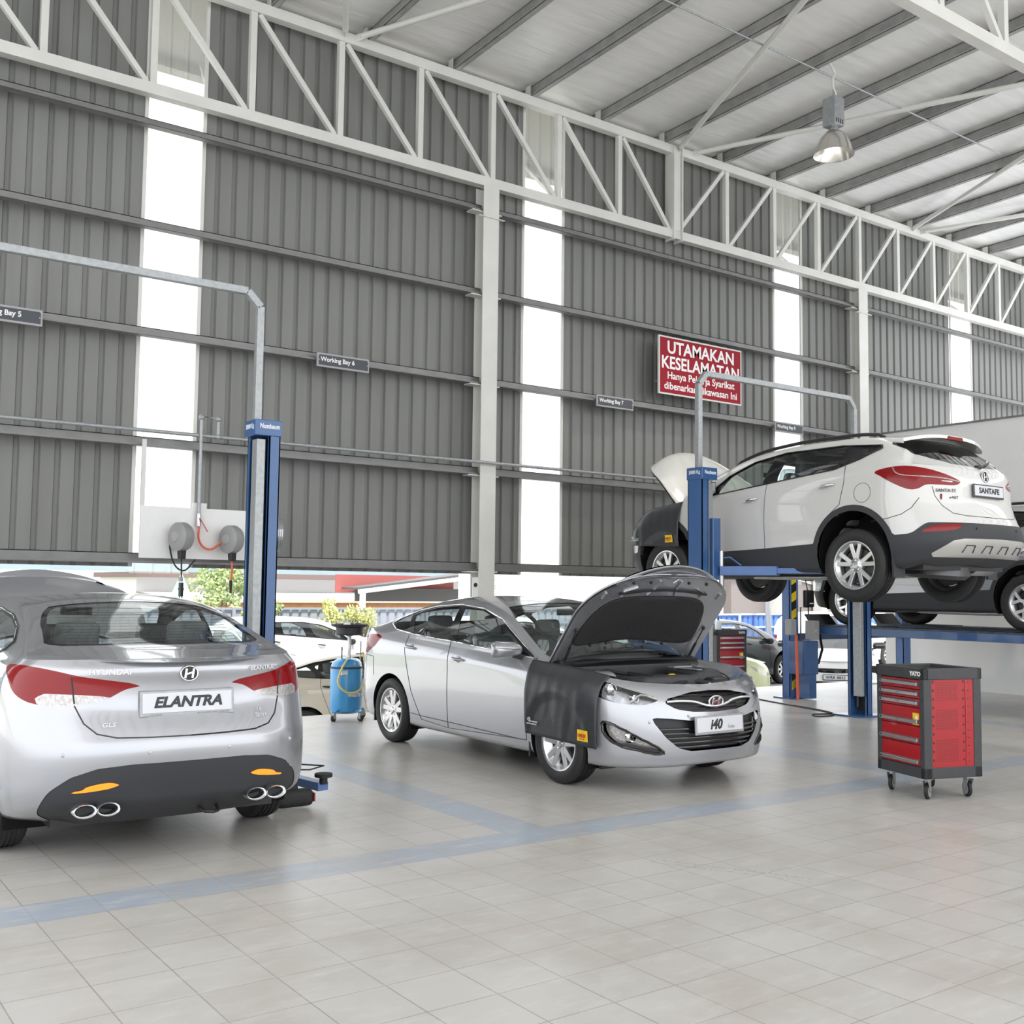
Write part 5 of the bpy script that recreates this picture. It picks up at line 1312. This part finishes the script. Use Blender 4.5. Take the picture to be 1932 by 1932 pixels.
MB().b2((-.875, -.018, -.42), (.875, -.012, .42)).build('sign_face', 'redsign', rs)
for s_, z, sz, sx in (('UTAMAKAN', .27, .265, 1.0), ('KESELAMATAN', .035, .265, .95), ('Hanya Pekerja Syarikat', -.155, .155, 1.02), ('dibenarkan dikawasan Ini', -.315, .155, 1.02)):
    text(s_, sz, 'text_white', rs, face_mtx((0, -.019, z), (1, 0, 0)), 'lettering', bold=.006 if sz > .2 else .0025, sx=sx)
for x in (-.7, .2): MB().tube([(x, -.0, .44), (x, .0, 1.73)], .004, 5).build('hanging_wire', 'cast', rs)
for x in (-.6, .6): MB().b2((x-.02, .012, -.2), (x+.02, .395, -.16)).build('wall_standoff', 'galv', rs)
# high-bay lamp
lp = thing('bay_lamp', 'hanging aluminium high-bay lamp, lit, below the ceiling', 'lamp', (11.32, 8.67, 0))
MB().tube(spline([(-.09, 0, 8.56), (.06, .02, 8.44), (.0, 0, 8.36), (.0, 0, 8.22), (.05, 0, 8.14), (.0, 0, 8.06)], 6), .016, 8).build('suspension_cord', 'white_steel', lp, smooth=60)
MB().tube([(0, 0, 8.3), (0, 0, 8.06)], .008, 6).build('hook_rod', 'galv', lp)
MB().b2((-.10, -.10, 7.68), (.10, .10, 8.06)).build('gear_box', 'galv', lp, bevel=.008)
b = MB()
for k in range(4): b.b2((-.075+k*.04, -.103, 7.70), (-.06+k*.04, -.099, 7.76))
b.build('gear_box_vents', 'black', lp)
MB().lathe([(.05, 7.70), (.06, 7.63), (.11, 7.60), (.17, 7.53), (.22, 7.43), (.255, 7.31), (.26, 7.30), (.25, 7.312), (.215, 7.425), (.165, 7.52), (.105, 7.59), (.03, 7.60)], 40).build('reflector', mat('spun_aluminium', (.68, .66, .62), .22, .9), lp, smooth=40)
MB().ball((0, 0, 7.44), .075, 16, 10, (1, 1, 1.35)).build('bulb', mat('lit_bulb', (1, .95, .85), .4, emit=(1, .93, .78), es=6), lp, smooth=60)
L = bpy.data.lights.new('bay_lamp_light', 'SPOT'); L.energy = 260; L.color = (1, .93, .8); L.spot_size = R(120); L.spot_blend = .6; L.shadow_soft_size = .12
lo = bpy.data.objects.new('bay_lamp_light', L); COL.objects.link(lo); lo.parent = lp; lo.location = (0, 0, 7.33)
# tool chests
def tool_chest(label, x, y, rz, extra=True):
    """front faces local -x, perforated side faces local -y; near corner at the origin"""
    t = thing('tool_chest', label, 'tool chest', (x, y, 0), rz)
    W, D, z0, z1 = .555, .545, .165, 1.0
    MB().b2((.02, .02, z0+.02), (D-.02, W-.02, z1-.06)).build('inner_body', 'black', t)
    fr = MB()
    for a in (0, D-.075):
        for b_ in (0, W-.05): fr.b2((a, b_, z0), (a+.075, b_+.05, z1))
    fr.b2((0, 0, z0), (D, .05, z0+.085)).b2((0, 0, z0), (.05, W, z0+.085)).b2((0, W-.05, z0), (D, W, z0+.085)).b2((D-.05, 0, z0), (D, W, z0+.085))
    fr.b2((-.004, -.004, z1-.085), (D+.004, .045, z1)).b2((-.004, -.004, z1-.085), (.045, W+.004, z1)).b2((-.004, W-.045, z1-.085), (D+.004, W+.004, z1)).b2((D-.045, -.004, z1-.085), (D+.004, W+.004, z1))
    fr.build('frame', 'dark', t, bevel=.006)
    MB().b2((.02, .02, z1-.045), (D-.02, W-.02, z1-.03)).build('top_tray', 'rubber', t)
    MB().b2((-.01, W-.03, z1-.075), (.06, W+.06, z1-.02)).build('push_handle', 'black', t, bevel=.01)
    text('YATO', .045, 'text_white', t, face_mtx((-.005, .09, z1-.045), (0, -1, 0)), 'maker_lettering', bold=.002)
    zs = [z1-.09, z1-.165, z1-.235, z1-.305, z1-.445, z1-.585, z0+.085]
    for k, (a, b_) in enumerate(zip(zs, zs[1:])):
        d = empty('drawer'); d.parent = t
        MB().b2((.004, .055, b_+.004), (.03, W-.055, a-.002)).build('drawer_front', 'red', d, bevel=.002)
        hz = a-.035 if k < 5 else b_+.055
        hz = a-.033 if k < 3 else (b_+.035)
        MB().prism([(.006, hz+.022), (-.024, hz+.012), (-.024, hz-.012), (.006, hz-.02)], .058, W-.058, 'Y').build('pull_bar', 'alloy', d, bevel=.003)
        text('YATO', .018, 'text_grey', d, face_mtx((-.0245, W/2, hz), (0, -1, 0)), 'maker_lettering')
        MB().lathe([(0, -.026), (.008, -.026), (.008, -.022)], 10, (0, W-.075, hz+.002), 'X').build('latch', 'black', d)
    if extra:
        MB().b2((.0, .062, z1-.435), (.003, .13, z1-.345)).build('yellow_sticker', 'yellow', t)
        MB().b2((-.001, .075, z1-.425), (.002, .10, z1-.365)).build('sticker_mark', 'text_white', t)
    # perforated side panel, hooks slots
    pm = bpy.data.materials.get('perforated_red')
    if not pm:
        pm = mat('perforated_red', (.36, .008, .013), .35); nt = pm.node_tree; bs = nt.nodes['Principled BSDF']
        co = nt.nodes.new('ShaderNodeTexCoord'); sp = nt.nodes.new('ShaderNodeSeparateXYZ'); nt.links.new(co.outputs['Object'], sp.inputs[0])
        def mth(op, a, b=None):
            n = nt.nodes.new('ShaderNodeMath'); n.operation = op
            for i, v in enumerate((a, b)):
                if v is None: continue
                if isinstance(v, (int, float)): n.inputs[i].default_value = v
                else: nt.links.new(v, n.inputs[i])
            return n.outputs[0]
        u = mth('ABSOLUTE', mth('SUBTRACT', mth('FRACT', mth('MULTIPLY', sp.outputs[0], 80)), .5)); v = mth('ABSOLUTE', mth('SUBTRACT', mth('FRACT', mth('MULTIPLY', sp.outputs[2], 80)), .5))
        hole = mth('MULTIPLY', mth('LESS_THAN', u, .24), mth('LESS_THAN', v, .24))
        zones = None
        inx = mth('MULTIPLY', mth('GREATER_THAN', sp.outputs[0], .115), mth('LESS_THAN', sp.outputs[0], .325))
        for a, b in ((.29, .46), (.53, .69), (.755, .90)):
            z = mth('MULTIPLY', mth('GREATER_THAN', sp.outputs[2], a), mth('LESS_THAN', sp.outputs[2], b)); zones = z if zones is None else mth('MAXIMUM', zones, z)
        mk = mth('MULTIPLY', hole, mth('MULTIPLY', inx, zones))
        mx = nt.nodes.new('ShaderNodeMix'); mx.data_type = 'RGBA'; mx.inputs[6].default_value = (.36, .008, .013, 1); mx.inputs[7].default_value = (.06, .002, .004, 1)
        nt.links.new(mk, mx.inputs[0]); nt.links.new(mx.outputs[2], bs.inputs['Base Color'])
    MB().b2((.075, .006, z0+.085), (D-.075, .02, z1-.085)).build('perforated_panel', pm, t)
    sl = MB()
    for k in range(10):
        z = z0+.13+k*.066
        for xx in (.085, .37): sl.b2((xx, .004, z), (xx+.012, .007, z+.018))
    for k in range(11): sl.b2((.415, .003, z0+.12+k*.06), (.43, .0065, z0+.124+k*.06))
    sl.build('hook_slots', 'black', t)
    MB().b2((.395, .002, z0+.09), (.402, .008, z1-.09)).build('panel_fold', 'red', t)
    for xx, yy in ((.07, .07), (D-.07, .07), (.07, W-.07), (D-.07, W-.07)):
        c = empty('caster', (xx, yy, 0)); c.parent = t; c.rotation_euler.z = R(35+40*(xx > .2))
        MB().lathe([(.012, -.016), (.05, -.016), (.062, -.010), (.062, .010), (.05, .016), (.012, .016)], 24, (.03, 0, .062), 'Y').build('wheel', 'rubber', c, smooth=40)
        MB().lathe([(0, -.0175), (.046, -.0175), (.046, .0175), (0, .0175)], 20, (.03, 0, .062), 'Y').build('wheel_core', 'grey', c, smooth=40)
        for s in (-1, 1): MB().prism([(.02, .05), (.042, .05), (.05, .14), (-.03, .155), (-.03, .14)], s*.022-.002, s*.022+.002, 'Y').build('fork', 'galv', c)
        MB().b2((-.045, -.04, .15), (.05, .04, .165)).build('top_plate', 'galv', c)
    return t
tool_chest('red and black tool chest on casters in the open floor at right', 7.356, 4.857, -.29)
tool_chest('red tool chest behind the open hood, a bottle standing on top', 12.42, 11.20, R(80))
bt = thing('spray_bottle', 'white plastic bottle with a blue cap on the rear tool chest', 'bottle', (12.10, 11.48, .971))
MB().lathe([(0, 0), (.045, 0), (.048, .02), (.048, .12), (.03, .155), (.014, .17), (0, .17)], 20).build('bottle_body', mat('milky_plastic', (.75, .8, .85), .3), bt, smooth=50); MB().lathe([(.014, .165), (.017, .17), (.015, .20), (.006, .225), (0, .225)], 14).build('cap', mat('blue_plastic', (.03, .1, .4), .4), bt, smooth=50)
rg = thing('rag', 'dark red rag lying on the rear tool chest', 'cloth', (12.26, 11.42, .9695)); MB().ball((0, 0, .02), .06, 14, 8, (1.3, .9, .4)).build('cloth_heap', mat('dark_rag', (.10, .02, .03), .8, bump=.5, bscale=30), rg, smooth=80)
fe = thing('red_post', 'narrow red bollard behind the open hood', 'bollard', (11.74, 11.5, 0)) if False else None
# chest top clutter in front chest tray
# waste oil drainer
dr = thing('oil_drainer', 'bright blue waste oil drainer on casters with a black catch bowl', 'drainer', (5.90, 11.62, 0))
MB().lathe([(0, .08), (.14, .08), (.185, .11), (.19, .14), (.19, .60), (.185, .61)], 40).build('tank', 'drum', dr, smooth=40)
MB().lathe([(.188, .605), (.192, .615), (.188, .63)], 40).build('tank_band', 'dark', dr, smooth=40)
MB().lathe([(.185, .63), (.165, .68), (.11, .72), (.04, .735), (0, .735)], 40).build('tank_dome', 'drum', dr, smooth=60)
MB().lathe([(0, .72), (.03, .72), (.03, .76), (.022, .77), (.022, .98), (.06, 1.0), (0, 1.0)], 16, (.03, 0, 0)).build('riser_pipe', 'steel', dr, smooth=40)
MB().lathe([(0, 1.0), (.15, 1.0), (.165, 1.015), (.165, 1.09), (.215, 1.105), (.225, 1.13), (.215, 1.13), (.205, 1.115), (.15, 1.10), (.14, 1.03), (0, 1.02)], 40, (.03, 0, 0)).build('catch_bowl', 'black', dr, smooth=40)
MB().ball((-.03, -.05, 1.125), .045, 12, 8, (1, 1, .5)).build('bowl_strainer', 'white', dr, smooth=60); MB().ball((.12, -.03, 1.12), .05, 12, 8, (1, 1, .5)).build('bowl_sponge', mat('blue_sponge', (.03, .06, .2), .8), dr, smooth=60)
MB().tube(spline([(.0, -.06, .72), (-.08, -.16, .71), (-.17, -.20, .60), (-.20, -.19, .45), (-.10, -.22, .34), (.06, -.23, .36), (.14, -.20, .52), (.15, -.17, .68), (.15, -.12, .80)], 6), .012, 8).build('drain_hose', 'yellowhose', dr, smooth=60)
MB().tube([(.13, -.1, .70), (.13, -.1, .86), (.13, -.1, .93)], .010, 8).bar((.07, -.1, .78), (.18, -.1, .78), .02, .02).build('suction_valve', 'steel', dr, smooth=60)
MB().tube([(-.08, -.03, .72), (-.08, -.03, .86)], .008, 6).build('level_gauge', 'cast', dr)
text('WASTE OIL', .055, 'text_white', dr, face_mtx((.06, -.181, .30), (.97, .22, 0)), 'lettering', bold=.003); MB().b2((-.15, -.150, .54), (-.06, -.175, .585)).build('paper_label', 'text_white', dr)
for a in (-2.6, -1.3, .2, 1.7):
    c = empty('caster', (.24*cos(a), .24*sin(a), 0), a); c.parent = dr
    MB().bar((-.10, 0, .14), (.02, 0, .105), .05, .02).build('leg', 'drum', c)
    MB().lathe([(0, -.014), (.038, -.014), (.038, .014), (0, .014)], 18, (.02, 0, .038), 'Y').build('wheel', 'rubber', c, smooth=40)
    MB().b2((-.0, -.022, .03), (.04, .022, .10)).build('fork', 'galv', c)
# ================================================================ vinyl covers laid over the near fenders
def fender_cover(sk, root_mtx, label, xs, z_in, top_y, bottoms, side, logo_x, sticker_x, seedv, S0=(.42, .33)):
    """cloth that starts inside the hood opening, turns over the fender edge and hangs; car-local grid"""
    nx, ns = 44, 34; rows = []; rnd = random.Random(seedv)
    ph = [rnd.uniform(0, 6) for _ in range(4)]
    K = sk.K; top = sk.all.V[np.abs(sk.all.V[:, 4]-(K-1)) < 1e-6]; top = top[np.argsort(top[:, 3])]
    tx, ty, tz = top[:, 0], top[:, 1], top[:, 2]
    for i in range(nx+1):
        f = i/nx; x = xs[0]+(xs[1]-xs[0])*f
        ye, ze = float(np.interp(x, tx, ty)), float(np.interp(x, tx, tz)); zb = bottoms[0]+(bottoms[1]-bottoms[0])*f
        path = [(ye-top_y, ze-.03), (ye-top_y*.4, ze+.006), (ye+.004, ze+.012)]
        n2 = ns-len(path); ymax = ye
        for j in range(1, n2+1):
            z = ze+.012-(ze+.012-zb)*j/n2
            p, n = sk.side(x, z)
            yb = (p.y if p is not None and abs(p.y-ye) < .25 else 0)+.010
            ymax = max(ymax-.004, yb); hang = j/n2; da = math.hypot(x, z-S0[1]); dent = .020*max(0, min(1, (S0[0]-da)/.07))
            w = .0045*hang*(sin(x*14+ph[0]+hang*1.5)+.5*sin(x*27+ph[1]))+.0022*sin(x*44+ph[2]+z*9)*hang**.5
            path.append((max(ymax+.026*min(1, hang*2.5)+w-dent, ymax+.002, .915 if da < .40 and z < .75 else 0), z))
        rows.append([(x, p[0]*side, p[1]) for p in path])
    t = empty('fender_cover'); t.matrix_world = root_mtx
    tag(t, label, 'car cover')
    o = MB().grid(rows).build('vinyl_sheet', 'cloth', t, smooth=180, fix=False)
    md = o.modifiers.new('thick', 'SOLIDIFY'); md.thickness = .004; md.offset = 1
    hem = [r[-1] for r in rows]; MB().tube([Vector(p) for p in hem], .005, 6).build('hem', 'cloth', t, smooth=60)
    def at(x, z, d=.012):
        i = min(range(nx+1), key=lambda k: abs(rows[k][0][0]-x)); r = min(rows[i], key=lambda p: abs(p[2]-z) + (0 if abs(p[1]) > .5 else 9)); return Vector((x, r[1]+side*d, z))
    # yellow sticker follows the cloth
    sx, sw, sh = sticker_x[0], .135, .088; sz = sticker_x[1]
    g = [[at(sx+sw*(a/4-.5), sz+sh*(b/3-.5)) for b in range(4)] for a in range(5)]
    MB().grid([[tuple(p) for p in r] for r in g]).build('yellow_sticker', 'yellow', t, fix=False)
    xd = (-1, 0, 0) if side > 0 else (1, 0, 0)
    c = at(sx, sz, .022)
    text('HELIX', .036, 'text_red', t, face_mtx(c, xd), 'sticker_lettering', bold=.001); text('Motor Oils', .014, 'text_red', t, face_mtx(at(sx, sz-.025, .022), xd), 'sticker_lettering')
    lc = at(logo_x[0], logo_x[1], .02)
    ring_ = empty('printed_logo'); ring_.parent = t; ring_.matrix_local = face_mtx(lc+Vector((.04 if side > 0 else -.04, 0, .03)), xd)
    MB().tube([(.018*cos(2*pi*k/20), .013*sin(2*pi*k/20), 0) for k in range(20)], .002, 5, closed=True).bar((-.008, -.008, 0), (-.004, .008, 0), .003, .002).bar((.004, -.008, 0), (.008, .008, 0), .003, .002).build('oval_mark', 'text_white', ring_)
    text('NEW THINKING.', .016, 'text_white', t, face_mtx(at(logo_x[0], logo_x[1]+.012, .02)-Vector((.02 if side > 0 else -.02, 0, 0)), xd), 'print'); text('NEW POSSIBILITIES.', .016, 'text_white', t, face_mtx(at(logo_x[0], logo_x[1]-.008, .02), xd), 'print')
    return t
bpy.context.view_layer.update()
fender_cover(Skin(SED, nf=26, ns=80, nr=10), i40.matrix_world, 'black vinyl cover draped over the front fender of the silver sedan with open hood', (.40, -.50), 0, .10, (.37, .345), 1, (.30, .46), (-.36, .43), 3)
fender_cover(Skin(SU, nf=26, ns=80, nr=10), sf.matrix_world, 'black vinyl cover draped over the front fender of the raised white SUV', (.26, -.62), 0, .10, (.56, .60), -1, (-.50, .66), (.10, .66), 5)
# ================================================================ outside the open wall: sunken car park, sheds, fences
OZ = -.65
def ext(mb, name, m, label, cat, group=None, **k): return tag(mb.build(name, m, **k), label, cat, group)
asph = mat('pale_concrete_yard', (.52, .51, .49), .8, noise=.08, nscale=1.5)
g = MB().b2((-60, 12.2, OZ-.1), (140, 34, OZ)).build('ground_yard', asph); struct(g)
struct(MB().b2((-8, 12.15, OZ), (40, 12.2, -.01)).build('trim_floor_edge', 'plaster'))
struct(MB().b2((-150, 34, -3.2), (350, 300, -3.0)).build('ground_far', mat('pale_grass_field', (.30, .33, .22), .9, noise=.2, nscale=.3)))
def fence(label, x0, x1, y, h, m, pm):
    t = thing('boundary_fence', label, 'fence', (x0, y, OZ))
    p = MB(); n = int((x1-x0)/.24)
    row = []
    for k in range(n): row += [(k*.24, 0), (k*.24+.15, 0), (k*.24+.18, .04), (k*.24+.21, .04)]
    p.grid([[(a, b, 0) for a, b in row], [(a, b, h) for a, b in row]]).build('sheet_panels', m, t, fix=False)
    for z in (h-.05, h-.45): MB().b2((0, -.05, z), (x1-x0, -.02, z+.05)).build('rail', pm, t)
    k = 0
    while k < x1-x0: MB().b2((k, -.08, 0), (k+.07, -.02, h)).build('fence_post', pm, t); k += 2.6
    return t
fence('pale grey sheet fence beyond the parked vans', 4, 22.5, 24, 1.72, mat('grey_sheet', (.33, .36, .42), .6), mat('grey_rail', (.30, .33, .38), .6))
fence('blue sheet fence beyond the cars on the right', 22.5, 60, 23, 1.55, mat('blue_sheet', (.10, .22, .55), .5), mat('pale_rail', (.6, .65, .75), .6))
# sheds
sh = thing('long_shed', 'long white shed with a low roof and an orange wall below it', 'building', (14, 42, -3))
MB().b2((0, 6, 0), (26, 12, 5.0)).build('upper_wall', mat('white_sheet', (.70, .70, .70), .6), sh)
MB().b2((-.3, 5, 4.92), (26.3, 12, 5.15)).build('upper_roof', mat('brown_soffit', (.14, .10, .09), .7), sh)
MB().add([(0, 0, 4.00), (26, 0, 4.00), (26, 6, 4.30), (0, 6, 4.30)], [(0, 1, 2, 3)]).build('lean_to_roof', mat('white_roof', (.75, .75, .74), .6), sh)
MB().b2((-.1, -.05, 3.90), (26.1, 0, 4.02)).build('fascia', mat('beige_fascia', (.45, .38, .33), .7), sh)
MB().b2((0, .1, 0), (26, .3, 3.92)).build('orange_wall', mat('orange_boards', (.34, .15, .06), .7, noise=.15, nscale=4), sh)
ca = thing('canopy', 'sloping steel canopy with a red end board', 'canopy', (16.6, 32, OZ))
MB().b2((-.15, 1.3, 2.05), (4.6, 1.4, 2.66)).build('red_board', mat('red_board', (.36, .10, .09), .6), ca)
MB().add([(0, 0, 2.15), (5.2, 0, 2.78), (5.2, 1.2, 2.78), (0, 1.2, 2.15), (0, 0, 2.22), (5.2, 0, 2.85), (5.2, 1.2, 2.85), (0, 1.2, 2.22)], [(0, 1, 2, 3), (4, 7, 6, 5), (0, 4, 5, 1), (1, 5, 6, 2), (2, 6, 7, 3), (3, 7, 4, 0)]).build('roof_slab', mat('dark_roof', (.08, .08, .085), .6), ca)
MB().bar((0, -.05, 2.08), (5.2, -.05, 2.70), .08, .14).build('edge_beam', 'white_steel', ca); MB().b2((.1, -.1, 0), (.25, .05, 2.1)).build('support_post', 'white_steel', ca); MB().b2((5, -.1, 0), (5.15, .05, 2.7)).build('support_post', 'white_steel', ca)
MB().b2((.5, 1.1, 1.75), (5.2, 1.2, 2.2)).build('canopy_shade_sheet', mat('shade_panel', (.09, .09, .09), .7), ca)  # dark sheet standing in for the shade below the canopy roof
hb = thing('white_hoarding', 'big white hoarding wall with faint rows of print', 'hoarding', (16.3, 25.2, OZ))
MB().b2((0, 0, 0), (10.5, .15, 3.9)).build('board', mat('bright_board', (.82, .82, .82), .6), hb)
for k in range(5): text('2688 B. Serv', .28, mat('faint_print', (.52, .50, .46), .7), hb, face_mtx((.25, -.01, 2.55-k*.24), (1, 0, 0)), 'faint_lettering', align='LEFT', sx=.8)
wh = thing('grey_warehouse', 'grey brown warehouse with a red band and white pillars', 'building', (41, 36, -3))
MB().b2((0, 2, 0), (30, 14, 6.2)).build('wall', mat('taupe_sheet', (.20, .175, .17), .6), wh)
MB().b2((9, 1.9, 4.55), (30, 2, 5.9)).build('red_band', mat('red_sheet', (.50, .08, .07), .6), wh); MB().b2((-.5, 1.5, 5.9), (30, 14, 6.3)).build('roof_edge', 'white_steel', wh)
MB().add([(0, 1.95, 6.2), (8.5, 1.95, 4.6), (8.5, 1.95, 6.2)], [(0, 1, 2)]).build('gable_infill', 'white_steel', wh)
for x in (2.6, 6.2): MB().b2((x, 1.2, 0), (x+.5, 1.8, 6)).build('pillar', 'white_steel', wh)
lt = thing('lamp_post', 'slim pale pole standing by the blue fence', 'pole', (25.6, 22.2, OZ)); MB().lathe([(.09, 0), (.09, 4.5), (0, 4.5)], 12).build('shaft', 'galv', lt)
# hills, far roof, green tent, trees
hm = mat('hazy_hills', (.15, .20, .22), .9, noise=.2, nscale=.05)
hg = [[(-60+x*6, 150+y*12, -3+(10.5+2.2*sin(x*.35+y)+1.3*sin(x*.9+2*y))*min(1, y/3)) for y in range(5)] for x in range(60)]
tag(MB().grid(hg).build('hazy_hills', hm, smooth=60), 'hazy wooded hills on the far left horizon', 'hills')
fr = thing('far_roof', 'low building with a wide beige roof in the distance', 'building', (2, 55, -3))
MB().b2((0, 0, 0), (18.5, 10, 2.4)).build('walls', mat('beige_wall', (.5, .47, .42), .7), fr); MB().prism([(-1, 2.3), (5, 5.3), (11, 2.3)], -.4, 18.9, 'X').build('roof', mat('beige_roof', (.50, .45, .40), .8, noise=.08, nscale=.8), fr)
tn = thing('green_tent', 'pale green peaked tent top in the car park', 'tent', (11.5, 34.5, OZ)); MB().add([(-.9, -.9, 1.2), (.9, -.9, 1.2), (.9, .9, 1.2), (-.9, .9, 1.2), (0, 0, 2.65), (-.3, -.3, 1.75), (.3, -.3, 1.75), (.3, .3, 1.75), (-.3, .3, 1.75)], [(0, 1, 6, 5), (1, 2, 7, 6), (2, 3, 8, 7), (3, 0, 5, 8), (5, 6, 4), (6, 7, 4), (7, 8, 4), (8, 5, 4)]).build('tent_roof', mat('mint_canvas', (.30, .58, .45), .7), tn)
for s in (-.85, .85): MB().b2((s-.03, -.88, 0), (s+.03, -.82, 1.25)).build('tent_leg', 'white_steel', tn)
def tree(label, x, y, z, h, r, m, n=1500, seedv=1, leaf=.12):
    t = thing('leafy_tree', label, 'tree', (x, y, z)); rnd = random.Random(seedv)
    b = MB().tube([(0, 0, 0), (.06*h*.2, 0, h*.4), (0, .05, h*.8)], [.05*r+.04, .04*r+.02, .02], 8)
    cl = []
    for k in range(9):
        a = rnd.uniform(0, 6.28); q = rnd.uniform(.2, .75)*r; c = Vector((q*cos(a), q*sin(a), h*rnd.uniform(.42, .92))); cl.append((c, r*rnd.uniform(.35, .6))); b.tube([(0, 0, h*.35), c*.6+Vector((0, 0, h*.12)), c], [.03*r+.01, .02*r+.008, .01], 5)
    b.build('trunk', mat('bark', (.16, .12, .09), .9), t, smooth=60)
    lf = MB()
    for k in range(n):
        c, rr = rnd.choice(cl); d = Vector((rnd.gauss(0, 1), rnd.gauss(0, 1), rnd.gauss(0, .8))).normalized()*rr*rnd.uniform(.5, 1)**.5; p = c+d
        u = Vector((rnd.gauss(0, 1), rnd.gauss(0, 1), rnd.gauss(0, 1))).normalized()*leaf*rnd.uniform(.6, 1.2); v = u.cross(Vector((rnd.gauss(0, 1), rnd.gauss(0, 1), rnd.gauss(0, 1)))).normalized()*leaf*.5
        lf.add([p-u, p+v, p+u, p-v], [(0, 1, 2, 3)])
    lf.build('foliage', m, t, fix=False); return t
leaf1 = mat('leaf_green', (.36, .44, .20), .7, noise=.3, nscale=1); leaf2 = mat('leaf_yellow_green', (.60, .62, .26), .7, noise=.25, nscale=2)
tree('loose green tree left of the blue lift post', 13.3, 36, -3, 5.6, 1.5, leaf1, 3000, 1, .09)
tree('yellow green shrub against the fence, right of the drainer bowl', 12.25, 23.4, OZ, 2.1, .40, leaf2, 900, 2, .05)
tree('yellow green shrub against the fence, just left of its twin', 11.45, 23.4, OZ, 2.0, .36, leaf2, 800, 3, .05)
tree('thin yellow shrub near the lift post', 9.35, 23.3, OZ, 2.0, .22, leaf2, 400, 4, .05)
tree('thin green shrub beside the yellow one by the fence', 9.95, 23.3, OZ, 2.0, .22, leaf1, 350, 5, .05)
# parked cars, built on the same skins with plainer trim
def parked(label, S, paint, loc, rz, scale=(1, 1, 1), ws=EL_WS, bl=None, style=7, glassm='glass', xwb=2.75):
    t = thing('parked_car', label, 'car', loc, rz); t.scale = scale
    A = build_car({**S, 'paint': paint, 'ws': ws, **({'bl': bl} if bl else {}), 'res': dict(nf=24, ns=70, nr=24)}, t); sk = A['sk']; P = A['rest']
    A['ws'].off(-.004).build('windscreen', glassm, t)
    if bl: A['bl'].off(-.004).build('rear_window', glassm, t)
    door_set(t, A, {**S, 'sideglass': glassm}, paint, 'black'); handles(A, {**S, 'paint': paint}, 'black')
    mirror_pair(A, t, 'front_door', .66, .87, 1.08, 'black')
    P = A['rest']
    hl, P = P.cutp(SFZ, spline([(.48, .66), (.75, .70), (1.05, .80), (1.15, .86), (1.0, .72), (.75, .64)], 3, True), lambda V: V[:, 3]-1.5)
    gr, P = P.cutp(YZ, [(-.1, .70), (.42, .70), (.45, .62), (-.1, .60)], lambda V: V[:, 3]-.9)
    lw, P = P.cutp(YZ, [(-.1, .44), (.55, .44), (.50, .32), (-.1, .32)], lambda V: V[:, 3]-.9)
    tl, P = P.cutp(SRZ, [(.5, .82), (.5, .98), (1.15, 1.0), (1.2, .84)], lambda V: 1.5-V[:, 3])
    P.build('body_shell', paint, t); A['hood'].build('hood', paint, t); both(hl, 'head_lamp', 'lampclear', t); both(tl, 'tail_lamp', 'lampred', t)
    gr.off(-.01).build('grille', 'gloss_black', t); lw.off(-.02).build('lower_grille', 'black', t)
    xr = S['doors'][0][1][0][0]
    MB().b2((-.5, -.66, .2), (3.3, .66, .26)).build('underbody', 'black', t); MB().b2((.4, -.7, .26), (2.9, .7, .62)).build('cabin_tub', 'dark', t)
    seat(t, 1.35, .37, .30, .5, film=False); seat(t, 1.35, -.37, .30, .5, film=False)
    for x in (0, xwb):
        for s in (1, -1): make_wheel(t, x, s*.79, .32 if S is not SU else .372, .32 if S is not SU else .372, .21, .2, style)
    p = sk.front(.2, .52); n_ = number_plate(t, face_mtx((p.x-.03, 0, .52), (0, -1, 0)), .50, .12, frame='black')
    return t, n_
BL = [(1.83, 1.2), (1.84, .2), (1.93, .14), (2.05, .16), (2.065, 1.2)]
beige = mat('cream_car_paint', (.62, .56, .45), .35, coat=.8); pw_ = mat('bright_white_car_paint', (.80, .80, .80), .35, coat=.8); lime = mat('pale_lime_car_paint', (.62, .66, .38), .35, coat=.8); dg = mat('dark_green_grey_paint', (.07, .085, .085), .3, .3, coat=1.)
parked('cream old sedan parked just outside behind the oil drainer', SED, beige, (8.85, 14.3, OZ), R(180), (.95, .93, .87), bl=BL, xwb=2.77)
parked('white van parked outside, its side window showing behind the drainer bowl', SU, pw_, (11.4, 21.8, OZ), R(180), (1.0, .92, .95), xwb=2.70)
parked('white car nose-on between the lift post and the white van', SED, pw_, (6.3, 17.4, OZ), R(80), (1, 1, 1.0), bl=BL, xwb=2.77)
parked('white hatchback parked outside seen through the windscreen of the open-hood sedan', SU, pw_, (15.6, 19.5, OZ), R(180), (1, .92, .98), xwb=2.70)
t_, n_ = parked('pale lime car nose-on behind the open-hood sedan', EL, lime, (15.7, 14.75, OZ), R(143), (1, .97, 1.02), bl=BL, xwb=2.70); text('5538 B', .09, 'text_black', n_, face_mtx((0, 0, .009), (1, 0, 0), (0, 1, 0)), 'plate_lettering', bold=.002)
parked('dark grey hatchback parked outside left of the runway lift post', SU, dg, (20.7, 18.3, OZ), R(182), (.95, .9, .95), xwb=2.70)
t_, n_ = parked('white sedan nose-on behind the lift hose', EL, pw_, (18.6, 14.4, OZ), R(41), (1, 1, 1), bl=BL, xwb=2.70); text('WRR 8832', .085, 'text_black', n_, face_mtx((0, 0, .009), (1, 0, 0), (0, 1, 0)), 'plate_lettering', bold=.002)
parked('white car far off before the blue fence', SU, pw_, (28.2, 20.6, OZ), R(180), (1, .92, 1.0), xwb=2.70)
